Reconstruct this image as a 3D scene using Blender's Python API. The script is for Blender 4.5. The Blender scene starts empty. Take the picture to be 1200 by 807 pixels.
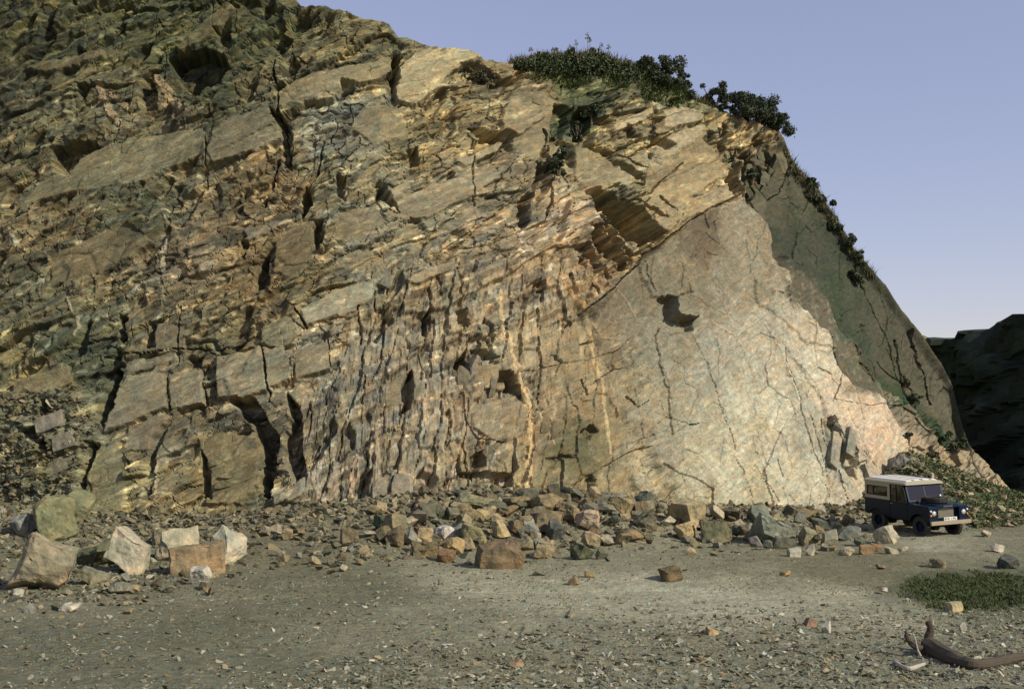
import bpy, bmesh, math, random
import numpy as np
from mathutils import Vector, Matrix

random.seed(7)
SC = bpy.context.scene
COL = SC.collection

# ------------------------------------------------------------------ camera, world, sun, exposure
CAMH, FPX = 3.4, 1300.0
PITCH = math.atan(103.5 / FPX)
cam = bpy.data.cameras.new('camera')
cam.sensor_width = 36.0
cam.lens = 36.0 * FPX / 1200.0
cam.clip_start = 0.1
cam.clip_end = 5000.0
camo = bpy.data.objects.new('camera', cam)
camo.location = (0, 0, CAMH)
camo.rotation_euler = (math.pi / 2 + PITCH, 0, 0)
COL.objects.link(camo)
SC.camera = camo

SUN_ELEV, SUN_AZ = math.radians(34), math.radians(124)      # azimuth clockwise from +Y
w = bpy.data.worlds.new('World')
SC.world = w
w.use_nodes = True
wt = w.node_tree
for n in list(wt.nodes):
    wt.nodes.remove(n)
out = wt.nodes.new('ShaderNodeOutputWorld')
bg = wt.nodes.new('ShaderNodeBackground')
sky = wt.nodes.new('ShaderNodeTexSky')
sky.sky_type = 'NISHITA'
sky.sun_disc = False
sky.sun_elevation = SUN_ELEV
sky.sun_rotation = SUN_AZ
sky.air_density = 1.2
sky.dust_density = 0.3
sky.ozone_density = 3.5
tint = wt.nodes.new('ShaderNodeMix')
tint.data_type = 'RGBA'
tint.blend_type = 'MULTIPLY'
tint.inputs[0].default_value = 1.0
tint.inputs[7].default_value = (1.38, 1.05, 1.04, 1)          # old slide film: violet cast of the sky
wt.links.new(sky.outputs[0], tint.inputs[6])
veil = wt.nodes.new('ShaderNodeMix')
veil.data_type = 'RGBA'
veil.inputs[0].default_value = 0.30
veil.inputs[7].default_value = (4.0, 4.1, 5.6, 1)           # thin high haze that evens the sky out
wt.links.new(tint.outputs[2], veil.inputs[6])
wt.links.new(veil.outputs[2], bg.inputs[0])
wt.links.new(bg.outputs[0], out.inputs[0])
bg.inputs[1].default_value = 0.115

sun = bpy.data.lights.new('sun', 'SUN')
sun.energy = 4.8
sun.angle = math.radians(0.5)
sun.color = (1.0, 0.91, 0.74)
suno = bpy.data.objects.new('sun', sun)
sdir = Vector((math.sin(SUN_AZ) * math.cos(SUN_ELEV), math.cos(SUN_AZ) * math.cos(SUN_ELEV), math.sin(SUN_ELEV)))
suno.rotation_euler = sdir.to_track_quat('Z', 'Y').to_euler()
suno.location = (40, -20, 40)
COL.objects.link(suno)
SC.view_settings.view_transform = 'Standard'
SC.view_settings.look = 'None'
SC.view_settings.gamma = 1.0
SC.view_settings.exposure = 0.1

# ------------------------------------------------------------------ helpers
CP, SP = math.cos(PITCH), math.sin(PITCH)

def proj(X, Y, Z):
    dz = Z - CAMH
    d = Y * CP + dz * SP
    return 600 + FPX * X / d, 403.5 - FPX * (-Y * SP + dz * CP) / d

def ray(px, py):
    u = (px - 600) / FPX
    v = (403.5 - py) / FPX
    return u, CP - v * SP, SP + v * CP

def tag(o, label=None, cat=None, group=None, kind=None):
    if label: o['label'] = label
    if cat: o['category'] = cat
    if group: o['group'] = group
    if kind: o['kind'] = kind
    return o

def new_obj(name, me, mat=None, parent=None):
    o = bpy.data.objects.new(name, me)
    if mat is not None and me is not None and not me.materials:
        me.materials.append(mat)
    COL.objects.link(o)
    if parent is not None:
        o.parent = parent
    return o

def mesh_np(name, V, Fc, cols=None, smooth=False):
    """mesh from a vertex array and a face array (n x 3 or n x 4), optional colour per vertex"""
    me = bpy.data.meshes.new(name)
    V = np.ascontiguousarray(V, dtype=np.float32)
    Fc = np.ascontiguousarray(Fc, dtype=np.int32)
    k = Fc.shape[1]
    me.vertices.add(len(V))
    me.vertices.foreach_set('co', V.ravel())
    me.loops.add(Fc.size)
    me.loops.foreach_set('vertex_index', Fc.ravel())
    me.polygons.add(len(Fc))
    me.polygons.foreach_set('loop_start', np.arange(0, Fc.size, k, dtype=np.int32))
    me.polygons.foreach_set('use_smooth', np.full(len(Fc), smooth, dtype=bool))
    me.update(calc_edges=True)
    if cols is not None:
        a = me.color_attributes.new('tone', 'FLOAT_COLOR', 'POINT')
        c = np.ones((len(V), 4), dtype=np.float32)
        c[:, :3] = cols
        a.data.foreach_set('color', c.ravel())
    return me

U32 = np.uint32
def hsh(a, b, seed):
    with np.errstate(over='ignore'):
        h = a.astype(np.int64).astype(U32) * U32(374761393) + b.astype(np.int64).astype(U32) * U32(668265263) + U32((seed * 2246822519) & 0xffffffff)
        h = (h ^ (h >> U32(13))) * U32(1274126177)
        h = (h ^ (h >> U32(15))) * U32(2654435761)
        return h ^ (h >> U32(16))

def h01(h):
    return (h & U32(0xffff)).astype(np.float32) / 65535.0

def h01b(h):
    return (h >> U32(16)).astype(np.float32) / 65535.0

def noise(x, y, seed=0):
    """smooth value-gradient noise, about -1..1"""
    xi, yi = np.floor(x), np.floor(y)
    fx, fy = (x - xi).astype(np.float32), (y - yi).astype(np.float32)
    ux, uy = fx * fx * fx * (fx * (fx * 6 - 15) + 10), fy * fy * fy * (fy * (fy * 6 - 15) + 10)
    def g(i, j):
        h = hsh(xi + i, yi + j, seed)
        return (h01(h) * 2 - 1) * (fx - i) + (h01b(h) * 2 - 1) * (fy - j)
    a = g(0, 0) * (1 - ux) + g(1, 0) * ux
    b = g(0, 1) * (1 - ux) + g(1, 1) * ux
    return (a * (1 - uy) + b * uy) * 1.6

def fbm(x, y, seed=0, oct=4, gain=0.5):
    s, a = 0, 1.0
    for i in range(oct):
        s = s + a * noise(x * 2 ** i + 17.3 * i, y * 2 ** i - 9.1 * i, seed + i)
        a *= gain
    return s

def facets(S, W, ang, L, H, seed, tilt=1.0):
    """broken blocks: every cell of an irregular mosaic is its own tilted plane; returns height, edge distance, cell number 0..1"""
    c, s = math.cos(math.radians(ang)), math.sin(math.radians(ang))
    a = (S * c + W * s) / L
    b = (-S * s + W * c) / H
    ia, ib = np.floor(a), np.floor(b)
    d1 = np.full(a.shape, 9.0, np.float32)
    d2 = d1.copy()
    val = np.zeros(a.shape, np.float32)
    cid = val.copy()
    for i in (-1, 0, 1):
        for j in (-1, 0, 1):
            h = hsh(ia + i, ib + j, seed)
            g = hsh(ia + i, ib + j, seed + 101)
            k = hsh(ia + i, ib + j, seed + 202)
            da = (a - (ia + i + 0.5 + (h01(h) - 0.5) * 0.95)).astype(np.float32)
            db = (b - (ib + j + 0.5 + (h01b(h) - 0.5) * 0.95)).astype(np.float32)
            d = np.maximum(np.abs(da), np.abs(db)) * 0.75 + np.sqrt(da * da + db * db) * 0.3
            near = d < d1
            d2 = np.where(near, d1, np.minimum(d2, d))
            v = (h01(g) - 0.5) + tilt * ((h01(k) - 0.5) * 1.3 * da + (h01b(k) - 0.5) * 1.3 * db)
            val = np.where(near, v, val)
            cid = np.where(near, h01b(g), cid)
            d1 = np.where(near, d, d1)
    return val, d2 - d1, cid

def sstep(a, b, x):
    t = np.clip((x - a) / (b - a), 0, 1)
    return t * t * (3 - 2 * t)

def poly_sd(PX, PY, pts, pad=30):
    """signed distance in photo pixels to a polygon (positive inside), -pad far outside"""
    P = np.array(pts, float)
    res = np.full(PX.shape, -float(pad), np.float32)
    m = (PX > P[:, 0].min() - pad) & (PX < P[:, 0].max() + pad) & (PY > P[:, 1].min() - pad) & (PY < P[:, 1].max() + pad)
    if not m.any():
        return res
    x, y = PX[m], PY[m]
    inside = np.zeros(x.shape, bool)
    dm = np.full(x.shape, 1e9)
    for i in range(len(P)):
        ax, ay = P[i - 1]
        bx, by = P[i]
        ex, ey = bx - ax, by - ay
        t = np.clip(((x - ax) * ex + (y - ay) * ey) / (ex * ex + ey * ey + 1e-9), 0, 1)
        dm = np.minimum(dm, (x - ax - t * ex) ** 2 + (y - ay - t * ey) ** 2)
        cond = (ay > y) != (by > y)
        xin = ex * (y - ay) / (ey if abs(ey) > 1e-9 else 1e-9) + ax
        inside ^= cond & (x < xin)
    d = np.sqrt(dm)
    res[m] = np.clip(np.where(inside, d, -d), -pad, 1e3)
    return res

def line_d(PX, PY, pts, pad=14):
    P = np.array(pts, float)
    res = np.full(PX.shape, float(pad), np.float32)
    m = (PX > P[:, 0].min() - pad) & (PX < P[:, 0].max() + pad) & (PY > P[:, 1].min() - pad) & (PY < P[:, 1].max() + pad)
    if not m.any():
        return res
    x, y = PX[m], PY[m]
    dm = np.full(x.shape, 1e9)
    for i in range(1, len(P)):
        ax, ay = P[i - 1]
        bx, by = P[i]
        ex, ey = bx - ax, by - ay
        t = np.clip(((x - ax) * ex + (y - ay) * ey) / (ex * ex + ey * ey + 1e-9), 0, 1)
        dm = np.minimum(dm, (x - ax - t * ex) ** 2 + (y - ay - t * ey) ** 2)
    res[m] = np.minimum(np.sqrt(dm), pad)
    return res

# ------------------------------------------------------------------ materials
def mat_new(name):
    m = bpy.data.materials.new(name)
    m.use_nodes = True
    t = m.node_tree
    b = t.nodes['Principled BSDF']
    return m, t, b

def simple(name, col, rough=0.6, metal=0.0, **kw):
    m, t, b = mat_new(name)
    b.inputs['Base Color'].default_value = (*col, 1)
    b.inputs['Roughness'].default_value = rough
    b.inputs['Metallic'].default_value = metal
    for k, v in kw.items():
        b.inputs[k].default_value = v
    return m

def rock_material(name, source, scale=3.0, bump=0.35, rough=0.9, contrast=0.35, streak=None, spec=0.25, hue=1.0):
    """stone: the colour of the piece ('tone' attribute or object colour) broken up by grain, flecks and fine relief"""
    m, t, b = mat_new(name)
    N, L = t.nodes, t.links
    tc = N.new('ShaderNodeTexCoord')
    if source == 'attribute':
        src = N.new('ShaderNodeAttribute'); src.attribute_name = 'tone'; colout = src.outputs['Color']
    else:
        src = N.new('ShaderNodeObjectInfo'); colout = src.outputs['Color']
    mp = N.new('ShaderNodeMapping')
    L.new(tc.outputs['Object'], mp.inputs[0])
    if streak:
        mp.vector_type = 'TEXTURE'
        mp.inputs['Rotation'].default_value = streak[0]
        mp.inputs['Scale'].default_value = streak[1]
    n1 = N.new('ShaderNodeTexNoise'); n1.inputs['Scale'].default_value = scale; n1.inputs['Detail'].default_value = 9; n1.inputs['Roughness'].default_value = 0.68
    n2 = N.new('ShaderNodeTexNoise'); n2.inputs['Scale'].default_value = scale * 5.5; n2.inputs['Detail'].default_value = 6; n2.inputs['Roughness'].default_value = 0.7
    vo = N.new('ShaderNodeTexVoronoi'); vo.inputs['Scale'].default_value = scale * 2.6; vo.feature = 'F1'
    L.new(mp.outputs[0], n1.inputs[0]); L.new(tc.outputs['Object'], n2.inputs[0]); L.new(mp.outputs[0], vo.inputs[0])
    r1 = N.new('ShaderNodeMapRange'); r1.inputs[1].default_value = 0.3; r1.inputs[2].default_value = 0.7
    r1.inputs[3].default_value = 1 - contrast; r1.inputs[4].default_value = 1 + contrast
    L.new(n1.outputs[0], r1.inputs[0])
    r2 = N.new('ShaderNodeMapRange'); r2.inputs[1].default_value = 0.3; r2.inputs[2].default_value = 0.72
    r2.inputs[3].default_value = 0.72; r2.inputs[4].default_value = 1.32
    L.new(n2.outputs[0], r2.inputs[0])
    mu = N.new('ShaderNodeMath'); mu.operation = 'MULTIPLY'
    L.new(r1.outputs[0], mu.inputs[0]); L.new(r2.outputs[0], mu.inputs[1])
    vm = N.new('ShaderNodeVectorMath'); vm.operation = 'SCALE'
    L.new(colout, vm.inputs[0]); L.new(mu.outputs[0], vm.inputs['Scale'])
    # rusty and greenish patches: hue drift, not light
    n3 = N.new('ShaderNodeTexNoise'); n3.inputs['Scale'].default_value = scale * 0.9; n3.inputs['Detail'].default_value = 5
    L.new(tc.outputs['Object'], n3.inputs[0])
    rp = N.new('ShaderNodeValToRGB')
    e = rp.color_ramp.elements
    e[0].position = 0.36; e[0].color = (1 - .08 * hue, 1, 1 + .02 * hue, 1)
    e[1].position = 0.68; e[1].color = (1 + .08 * hue, 1 - .01 * hue, 1 - .12 * hue, 1)
    k = e.new(0.52); k.color = (1, 1, 1, 1)
    L.new(n3.outputs[0], rp.inputs[0])
    mm = N.new('ShaderNodeVectorMath'); mm.operation = 'MULTIPLY'
    L.new(vm.outputs[0], mm.inputs[0]); L.new(rp.outputs[0], mm.inputs[1])
    L.new(mm.outputs[0], b.inputs['Base Color'])
    b.inputs['Roughness'].default_value = rough
    b.inputs['Specular IOR Level'].default_value = spec
    ad = N.new('ShaderNodeMath'); ad.operation = 'ADD'
    m3 = N.new('ShaderNodeMath'); m3.operation = 'MULTIPLY'; m3.inputs[1].default_value = 0.45
    L.new(n2.outputs[0], m3.inputs[0]); L.new(n1.outputs[0], ad.inputs[0]); L.new(m3.outputs[0], ad.inputs[1])
    a2 = N.new('ShaderNodeMath'); a2.operation = 'ADD'
    m4 = N.new('ShaderNodeMath'); m4.operation = 'MULTIPLY'; m4.inputs[1].default_value = 0.35
    L.new(vo.outputs['Distance'], m4.inputs[0]); L.new(ad.outputs[0], a2.inputs[0]); L.new(m4.outputs[0], a2.inputs[1])
    bp = N.new('ShaderNodeBump'); bp.inputs['Strength'].default_value = bump; bp.inputs['Distance'].default_value = 0.12
    L.new(a2.outputs[0], bp.inputs['Height']); L.new(bp.outputs[0], b.inputs['Normal'])
    return m

M_CLIFF = rock_material('cliff_rock', 'attribute', scale=2.6, bump=0.34, contrast=0.36, streak=((0, -0.48, 0), (1.3, 1.0, 0.42)))
M_ROCK = rock_material('loose_rock', 'object', scale=1.7, bump=0.6, contrast=0.48, hue=1.4)
M_STONE = rock_material('stone_litter', 'attribute', scale=5.0, bump=0.3, contrast=0.2)
M_GROUND = rock_material('gravel_ground', 'attribute', scale=9, bump=0.6, contrast=0.42, hue=1.5)
M_HILL = rock_material('far_hill_rock', 'attribute', scale=0.35, bump=0.6, contrast=0.35)
# ------------------------------------------------------------------ lie of the land
_bx = np.array([-60, -30, -16, -6.5, -2.8, 0.6, 6.5, 14, 20, 26, 34, 60], float)
_by = np.array([52, 39.5, 36.6, 35.6, 36.6, 38.6, 42, 46, 50, 54.5, 61, 85], float)
_xs = np.linspace(-60, 60, 1201)
_ys = np.interp(_xs, _bx, _by)
_k = np.hanning(31); _k /= _k.sum()
_ys = np.convolve(np.pad(_ys, 15, mode='edge'), _k, 'valid')
def Yb(x): return np.interp(x, _xs, _ys)
def lean(x): return np.interp(x, [-20, 0, 6, 12, 20, 28], [0.28, 0.33, 0.40, 0.44, 0.52, 0.6])
def F0(x, z): return Yb(x) + lean(x) * z
def hit(px, py):
    """where the ray through a photo point meets the base face of the cliff"""
    u, v, w_ = ray(np.asarray(px, float), np.asarray(py, float))
    t = np.full(np.shape(u), 40.0)
    for _ in range(80):
        t = 0.5 * t + 0.5 * F0(t * u, CAMH + t * w_) / v
    return t * u, t * v, CAMH + t * w_

# skyline of the rock
SKY = [(-120, -90), (200, -60), (330, -12), (352, 4), (385, 8), (412, 15), (440, 24), (456, 29), (465, 43), (486, 47), (502, 53), (530, 55), (558, 60),
       (568, 68), (600, 76), (640, 68), (700, 66), (745, 82), (762, 96), (800, 108), (822, 120), (852, 132), (900, 148), (913, 153), (922, 166), (930, 185),
       (942, 200), (957, 217), (972, 240), (987, 262), (1003, 290), (1020, 310), (1040, 333), (1058, 362), (1072, 378), (1090, 402), (1106, 425),
       (1117, 448), (1123, 470), (1131, 500), (1141, 526), (1160, 546), (1176, 564), (1190, 582), (1200, 592), (1230, 612)]
_sx, _sy, _sz = hit([p[0] for p in SKY], [p[1] for p in SKY])
_o = np.argsort(_sx); _sx = _sx[_o]; _sz = _sz[_o]
def ztop(x): return np.interp(x, _sx, _sz)

_mx = [-30, -17, -12, -9, -7, -4, 0, 3.5, 6, 9, 14, 18, 40]
_mh = [1.0, 1.0, 0.7, 0.75, 1.0, 1.35, 1.45, 1.2, 0.75, 0.55, 0.35, 0.3, 0.3]
_mw = [9, 9, 7, 7, 8, 8.5, 8.8, 9, 8, 6.5, 6, 5, 5]
def G(x, y):
    """height of the ground"""
    x = np.asarray(x, float); y = np.asarray(y, float)
    q = Yb(x) - y
    z = np.interp(x, _mx, _mh) * sstep(1, 0, np.clip(q / np.interp(x, _mx, _mw), -0.2, 1))
    # overgrown scree to the right of the car
    u = sstep(13.5, 17.5, x) * sstep(25.5, 16.5, x)
    z = z + 2.0 * u * np.clip(1 - q / 7.0, 0, 1.15)
    z = z + 0.10 * noise(x * 0.16, y * 0.16, 5) + 0.05 * noise(x * 0.6, y * 0.6, 6)
    z = z + 0.16 * sstep(17, 12, y) * sstep(2, 8, x)
    return z
def ground_hit(px, py, lift=0.0):
    u, v, w_ = ray(px, py)
    t = (CAMH - lift) / max(-w_, 1e-3) if w_ < -1e-3 else 45.0
    t = min(t, 60)
    lo, hi = 5.0, 60.0
    # first crossing marching outward
    prev = lo
    k = lo
    while k < hi:
        if CAMH + k * w_ <= float(G(k * u, k * v)) + lift:
            break
        prev = k
        k += 0.25
    for _ in range(14):
        mid = (prev + k) / 2
        if CAMH + mid * w_ <= float(G(mid * u, mid * v)) + lift: k = mid
        else: prev = mid
    return k * u, k * v, k

# ------------------------------------------------------------------ the cliff
NX, NT = 1260, 540
xs = np.concatenate([np.linspace(-38, -21.5, 60, endpoint=False), np.linspace(-21.5, 23.5, NX - 100), np.linspace(23.5, 34, 41)[1:]])
NX = len(xs)
ts = np.linspace(0, 1, NT)
X = np.repeat(xs[:, None], NT, 1)
zt = ztop(xs) + 0.10 * fbm(xs * 1.3, xs * 0, 40, 4)
zt = np.maximum(zt, -0.9)
ZB = -1.2
Z = ZB + (zt[:, None] - ZB) * ts[None, :]
Y = F0(X, Z)
PX, PY = proj(X, Y, Z)
wx = fbm(X * 0.9, Z * 0.9, 11, 4); wz = fbm(X * 0.9, Z * 0.9, 21, 4)
PXw, PYw = PX + 5.0 * wx, PY + 5.0 * wz            # outlines of features are ragged
S, W = X * 1.12 + 0.13 * wx, Z * 1.06 + 0.10 * wz
S2, W2 = X * 1.12 + 0.06 * wx, Z * 1.06 + 0.05 * wz

def area(pts, soft=8): return sstep(-soft, soft, poly_sd(PXw, PYw, pts, pad=max(20, soft * 2)))
SLAB = [(676, 372), (700, 352), (735, 322), (768, 290), (800, 264), (838, 244), (872, 232), (900, 262), (915, 315), (925, 350), (950, 375), (968, 395), (975, 430),
        (1004, 456), (1035, 470), (1056, 500), (1070, 540), (1082, 640), (775, 640), (740, 560), (712, 470)]
GREEN = [(868, 182), (925, 165), (1000, 250), (1090, 360), (1150, 520), (1110, 530), (1070, 470), (1040, 455), (1005, 400), (985, 385), (955, 330), (912, 318), (896, 262), (872, 228)]
LICHEN = [(905, 318), (925, 300), (965, 330), (980, 372), (1002, 412), (1030, 448), (1040, 470), (1012, 462), (985, 438), (972, 398), (950, 376), (920, 352)]
VERT = [(430, 320), (540, 300), (640, 285), (700, 300), (720, 350), (705, 400), (730, 480), (745, 580), (700, 620), (400, 640), (340, 560), (350, 470), (400, 420)]
LAYER = [(690, 240), (650, 190), (690, 120), (760, 110), (850, 130), (890, 160), (880, 225), (800, 262), (745, 300), (700, 330), (680, 300)]
SCREE = [(-100, 470), (60, 455), (108, 470), (118, 520), (104, 560), (100, 640), (-100, 660)]
DARKUL = [(-200, -200), (470, -100), (455, 60), (400, 75), (330, 100), (250, 140), (170, 160), (110, 175), (15, 215), (-200, 230)]
VEGTOP = [(590, 72), (640, 55), (700, 50), (760, 80), (830, 110), (800, 122), (760, 128), (745, 110), (700, 98), (660, 98), (620, 90)]
TOE = [(1056, 480), (1080, 470), (1105, 490), (1120, 520), (1145, 524), (1200, 580), (1260, 640), (1070, 640), (1060, 560)]
m_slab, m_green, m_lich = area(SLAB, 4), area(GREEN, 5), area(LICHEN, 5)
_edge = np.interp(PY, [372, 470, 560, 640], [676, 712, 740, 775])
_low = sstep(360, 420, PY)
m_slab = m_slab * (1 - _low * (1 - sstep(-5, 70, PX - _edge + 45 * noise(X * 0.9, Z * 0.9, 13) + 18 * noise(X * 3, Z * 3, 14))))
m_half = area([(628, 400), (680, 372), (740, 420), (800, 640), (640, 640), (620, 540)], 18)
m_vert, m_layer, m_scree = area(VERT, 22) * (1 - m_slab), area(LAYER, 10) * (1 - m_slab), area(SCREE, 8)
m_ul, m_veg, m_toe = area(DARKUL, 12), area(VEGTOP, 8), area(TOE, 6)
m_smooth = np.clip(m_slab + m_green + m_lich + m_toe * 0.85, 0, 1)
m_rough = (1 - m_smooth) * (1 - 0.6 * m_half)

# mosaics of broken rock at several sizes and grains
bA, eA, iA = facets(S, W, 27, 6.5, 1.7, 1, 0.9)
bB, eB, iB = facets(S, W, 29, 2.2, 0.55, 2, 1.0)
bC, eC, iC = facets(S2, W2, 30, 0.85, 0.20, 3, 1.1)
bD, eD, iD = facets(S2, W2, 22, 0.26, 0.12, 4, 1.0)
vB, fB, jB = facets(S, W, 82, 2.3, 0.55, 5, 1.2)
vC, fC, jC = facets(S2, W2, 84, 0.85, 0.20, 6, 1.1)
# folded, cleaved schist: thin leaves whose lie swings about
th = 27 + 0 * X
fold = (W * math.cos(math.radians(27)) - S * math.sin(math.radians(27))) + 0.55 * noise(S * 0.22, W * 0.22, 31) + 0.14 * noise(S * 0.8, W * 0.8, 32)
leaf = np.abs((fold * 3.2) % 1 - 0.5) * 2
leaf2 = ((fold * 7.5 + noise(S * 1.4, W * 1.4, 33)) % 1)
bed = np.floor(fold / 0.55)
bedh = h01(hsh(bed, bed * 0, 77)) - 0.5

D = np.zeros_like(X)
kr = m_rough
mv = m_vert
D += kr * (1 - mv) * (0.40 * bA + 0.20 * bB)
D += kr * mv * (0.26 * bA + 0.24 * vB + 0.06 * vC)
D += kr * (0.06 * bC + 0.022 * bD) * (1 - 0.4 * mv)
D += kr * (1 - mv) * (0.055 * bedh + 0.022 * (1 - leaf) + 0.018 * leaf2)
D += m_layer * (0.40 * bedh + 0.16 * bB)
D += 0.32 * fbm(S * 0.20, W * 0.20, 51, 3) * (0.35 + 0.65 * kr)
D += 0.012 * fbm(S * 3.5, W * 3.5, 52, 4) * (0.2 + kr)
# joints left open
def crk(e, cid, wdt, p, seed=0): return sstep(wdt, wdt * 0.25, e) * (np.sin(cid * 91 + seed) > p)
D -= kr * 0.30 * crk(eA, iA, 0.022, -0.3) * (noise(S * 0.5, W * 0.5, 61) > -0.05)
D -= kr * 0.16 * crk(eB, iB, 0.05, 0.1) * (1 - mv)
D -= kr * mv * 0.20 * crk(fB, jB, 0.07, 0.0)
D -= kr * 0.06 * crk(eC, iC, 0.10, 0.2)
# pockets where blocks have dropped out
pk, pe, pi = facets(S, W, 60, 1.5, 0.5, 9, 0.3)
D -= (kr > .7) * (1 - m_scree) * 0.34 * (pi > 0.91) * sstep(0.02, 0.12, pe) * (1 - 0.3 * m_layer)
pk2, pe2, pi2 = facets(S2, W2, 40, 0.5, 0.22, 19, 0.3)
D -= (kr > .7) * 0.14 * (pi2 > 0.88) * sstep(0.02, 0.15, pe2)
# scree against the left of the face
rA, rE, rI = facets(S2, W2, 15, 0.32, 0.22, 8, 1.6)
D = D * (1 - m_scree) + m_scree * (0.18 * rA + 0.25 * bB + 0.25 * (eC > 0.1) * 0.2 + 0.3)
# the big clean slab: shallow spalls, faint feathering, a few joints
sA, sE, sI = facets(S, W, 63, 4.0, 2.4, 14, 0.8)
sB, sF, sJ = facets(S2, W2, 70, 1.3, 0.7, 15, 0.8)
fe = fbm(S * 0.9 + W * 0.3, W * 2.6 - S * 2.0, 16, 4)
fin = fbm(S * 4.0, W * 4.0, 17, 3)
D += m_slab * (0.13 * sA + 0.05 * sB + 0.035 * fe + 0.010 * fin)
D += m_green * (0.10 * sA + 0.05 * sB + 0.05 * fe + 0.02 * fin)
D += m_toe * (0.30 * bB + 0.10 * bC + 0.25 * noise(S * 0.6, W * 0.6, 18) + 0.02 * fin)
D += m_lich * (0.12 + 0.03 * bC)
# fanned splinters under the big gash
FAN = [(684, 262), (712, 262), (752, 288), (744, 312), (716, 340), (690, 380), (672, 360), (680, 310)]
m_fan = area(FAN, 4)
pf = S * math.sin(math.radians(46)) + W * math.cos(math.radians(46)) + 0.15 * noise(S, W, 34)
D += m_fan * 0.26 * ((pf / 0.52) % 1) + m_fan * 0.04 * ((pf / 0.17) % 1)
D += 0.02 * fin * (1 - m_smooth)
# the dark-green wall stands a step back from the clean slab, the slab's upper left edge a step forward of the shattered zone
D -= m_green * (1 - m_lich) * 0.45
D += m_slab * 0.25

# edges run true along the bedding (and upright in the shattered zone): smooth along them, never across
Dp = np.pad(D, 4, mode='edge')
def sh(i, j): return Dp[4 + i:4 + i + NX, 4 + j:4 + j + NT]
Db = 0.30 * D + 0.115 * (sh(1, 0) + sh(1, 1) + sh(-1, 0) + sh(-1, -1)) + 0.12 * (sh(2, 1) + sh(-2, -1))
Dv = 0.34 * D + 0.22 * (sh(0, 1) + sh(0, -1)) + 0.11 * (sh(0, 2) + sh(0, -2))
D = (Dv * mv + Db * (1 - mv)) * kr + D * (1 - kr)
# angular breakage without a grain
nA, nE, nI = facets(S, W, 63, 0.95, 0.62, 201, 1.4)
nB, nF, nJ = facets(S2, W2, 12, 0.30, 0.22, 202, 1.4)
wm = 0.5 + 0.7 * sstep(-0.3, 0.5, noise(S * 0.35, W * 0.35, 203))
D += kr * (1 - .55 * mv) * wm * (0.095 * nA + 0.040 * nB) - kr * (1 - mv) * 0.10 * crk(nE, nI, 0.05, 0.35)

# traced features, (depth out +, in -), outline, softness
def push(depth, pts, soft=2.0, prof=0.0):
    global D
    sd = poly_sd(PX + 2.2 * wx + 1.3 * RX, PY + 2.2 * wz + 1.3 * RZ, pts, pad=14)
    D = D + depth * sstep(-soft, soft, sd) * (1 if prof == 0 else (1 - prof) + prof * sstep(0, 14, sd))
def level(depth, pts, soft=1.6, keep=0.25):
    """a bed or plate: flattens what is under it and brings it forward"""
    global D, FLAT
    sd = sstep(-soft, soft, poly_sd(PX + 1.6 * wx + RX, PY + 1.6 * wz + RZ, pts, pad=12))
    xc, yc = float(np.mean([p[0] for p in pts])), float(np.mean([p[1] for p in pts]))
    mean = float((D * (sd > 0.5)).sum() / max(1, (sd > 0.5).sum()))
    lev = 0.5 * mean + 0.75 * keep * (D - mean) + depth * 0.40
    D = D * (1 - sd) + sd * lev
    return sd
def cleft(pts, wpx, depth):
    global D
    d = line_d(PX + 2.6 * wx + 1.2 * noise(X * 5, Z * 5, 66), PY + 2.2 * wz, pts)
    wv = np.maximum(wpx * np.where(m_slab > .5, .4, .75), .55) * (0.75 + 0.8 * noise(X * 1.5, Z * 1.5, 67))
    wv = np.maximum(wv, 0.25)
    D = D - 0.7 * depth * np.where(m_slab > .5, .65, 1) * sstep(wv, wv * 0.3, d)

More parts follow.
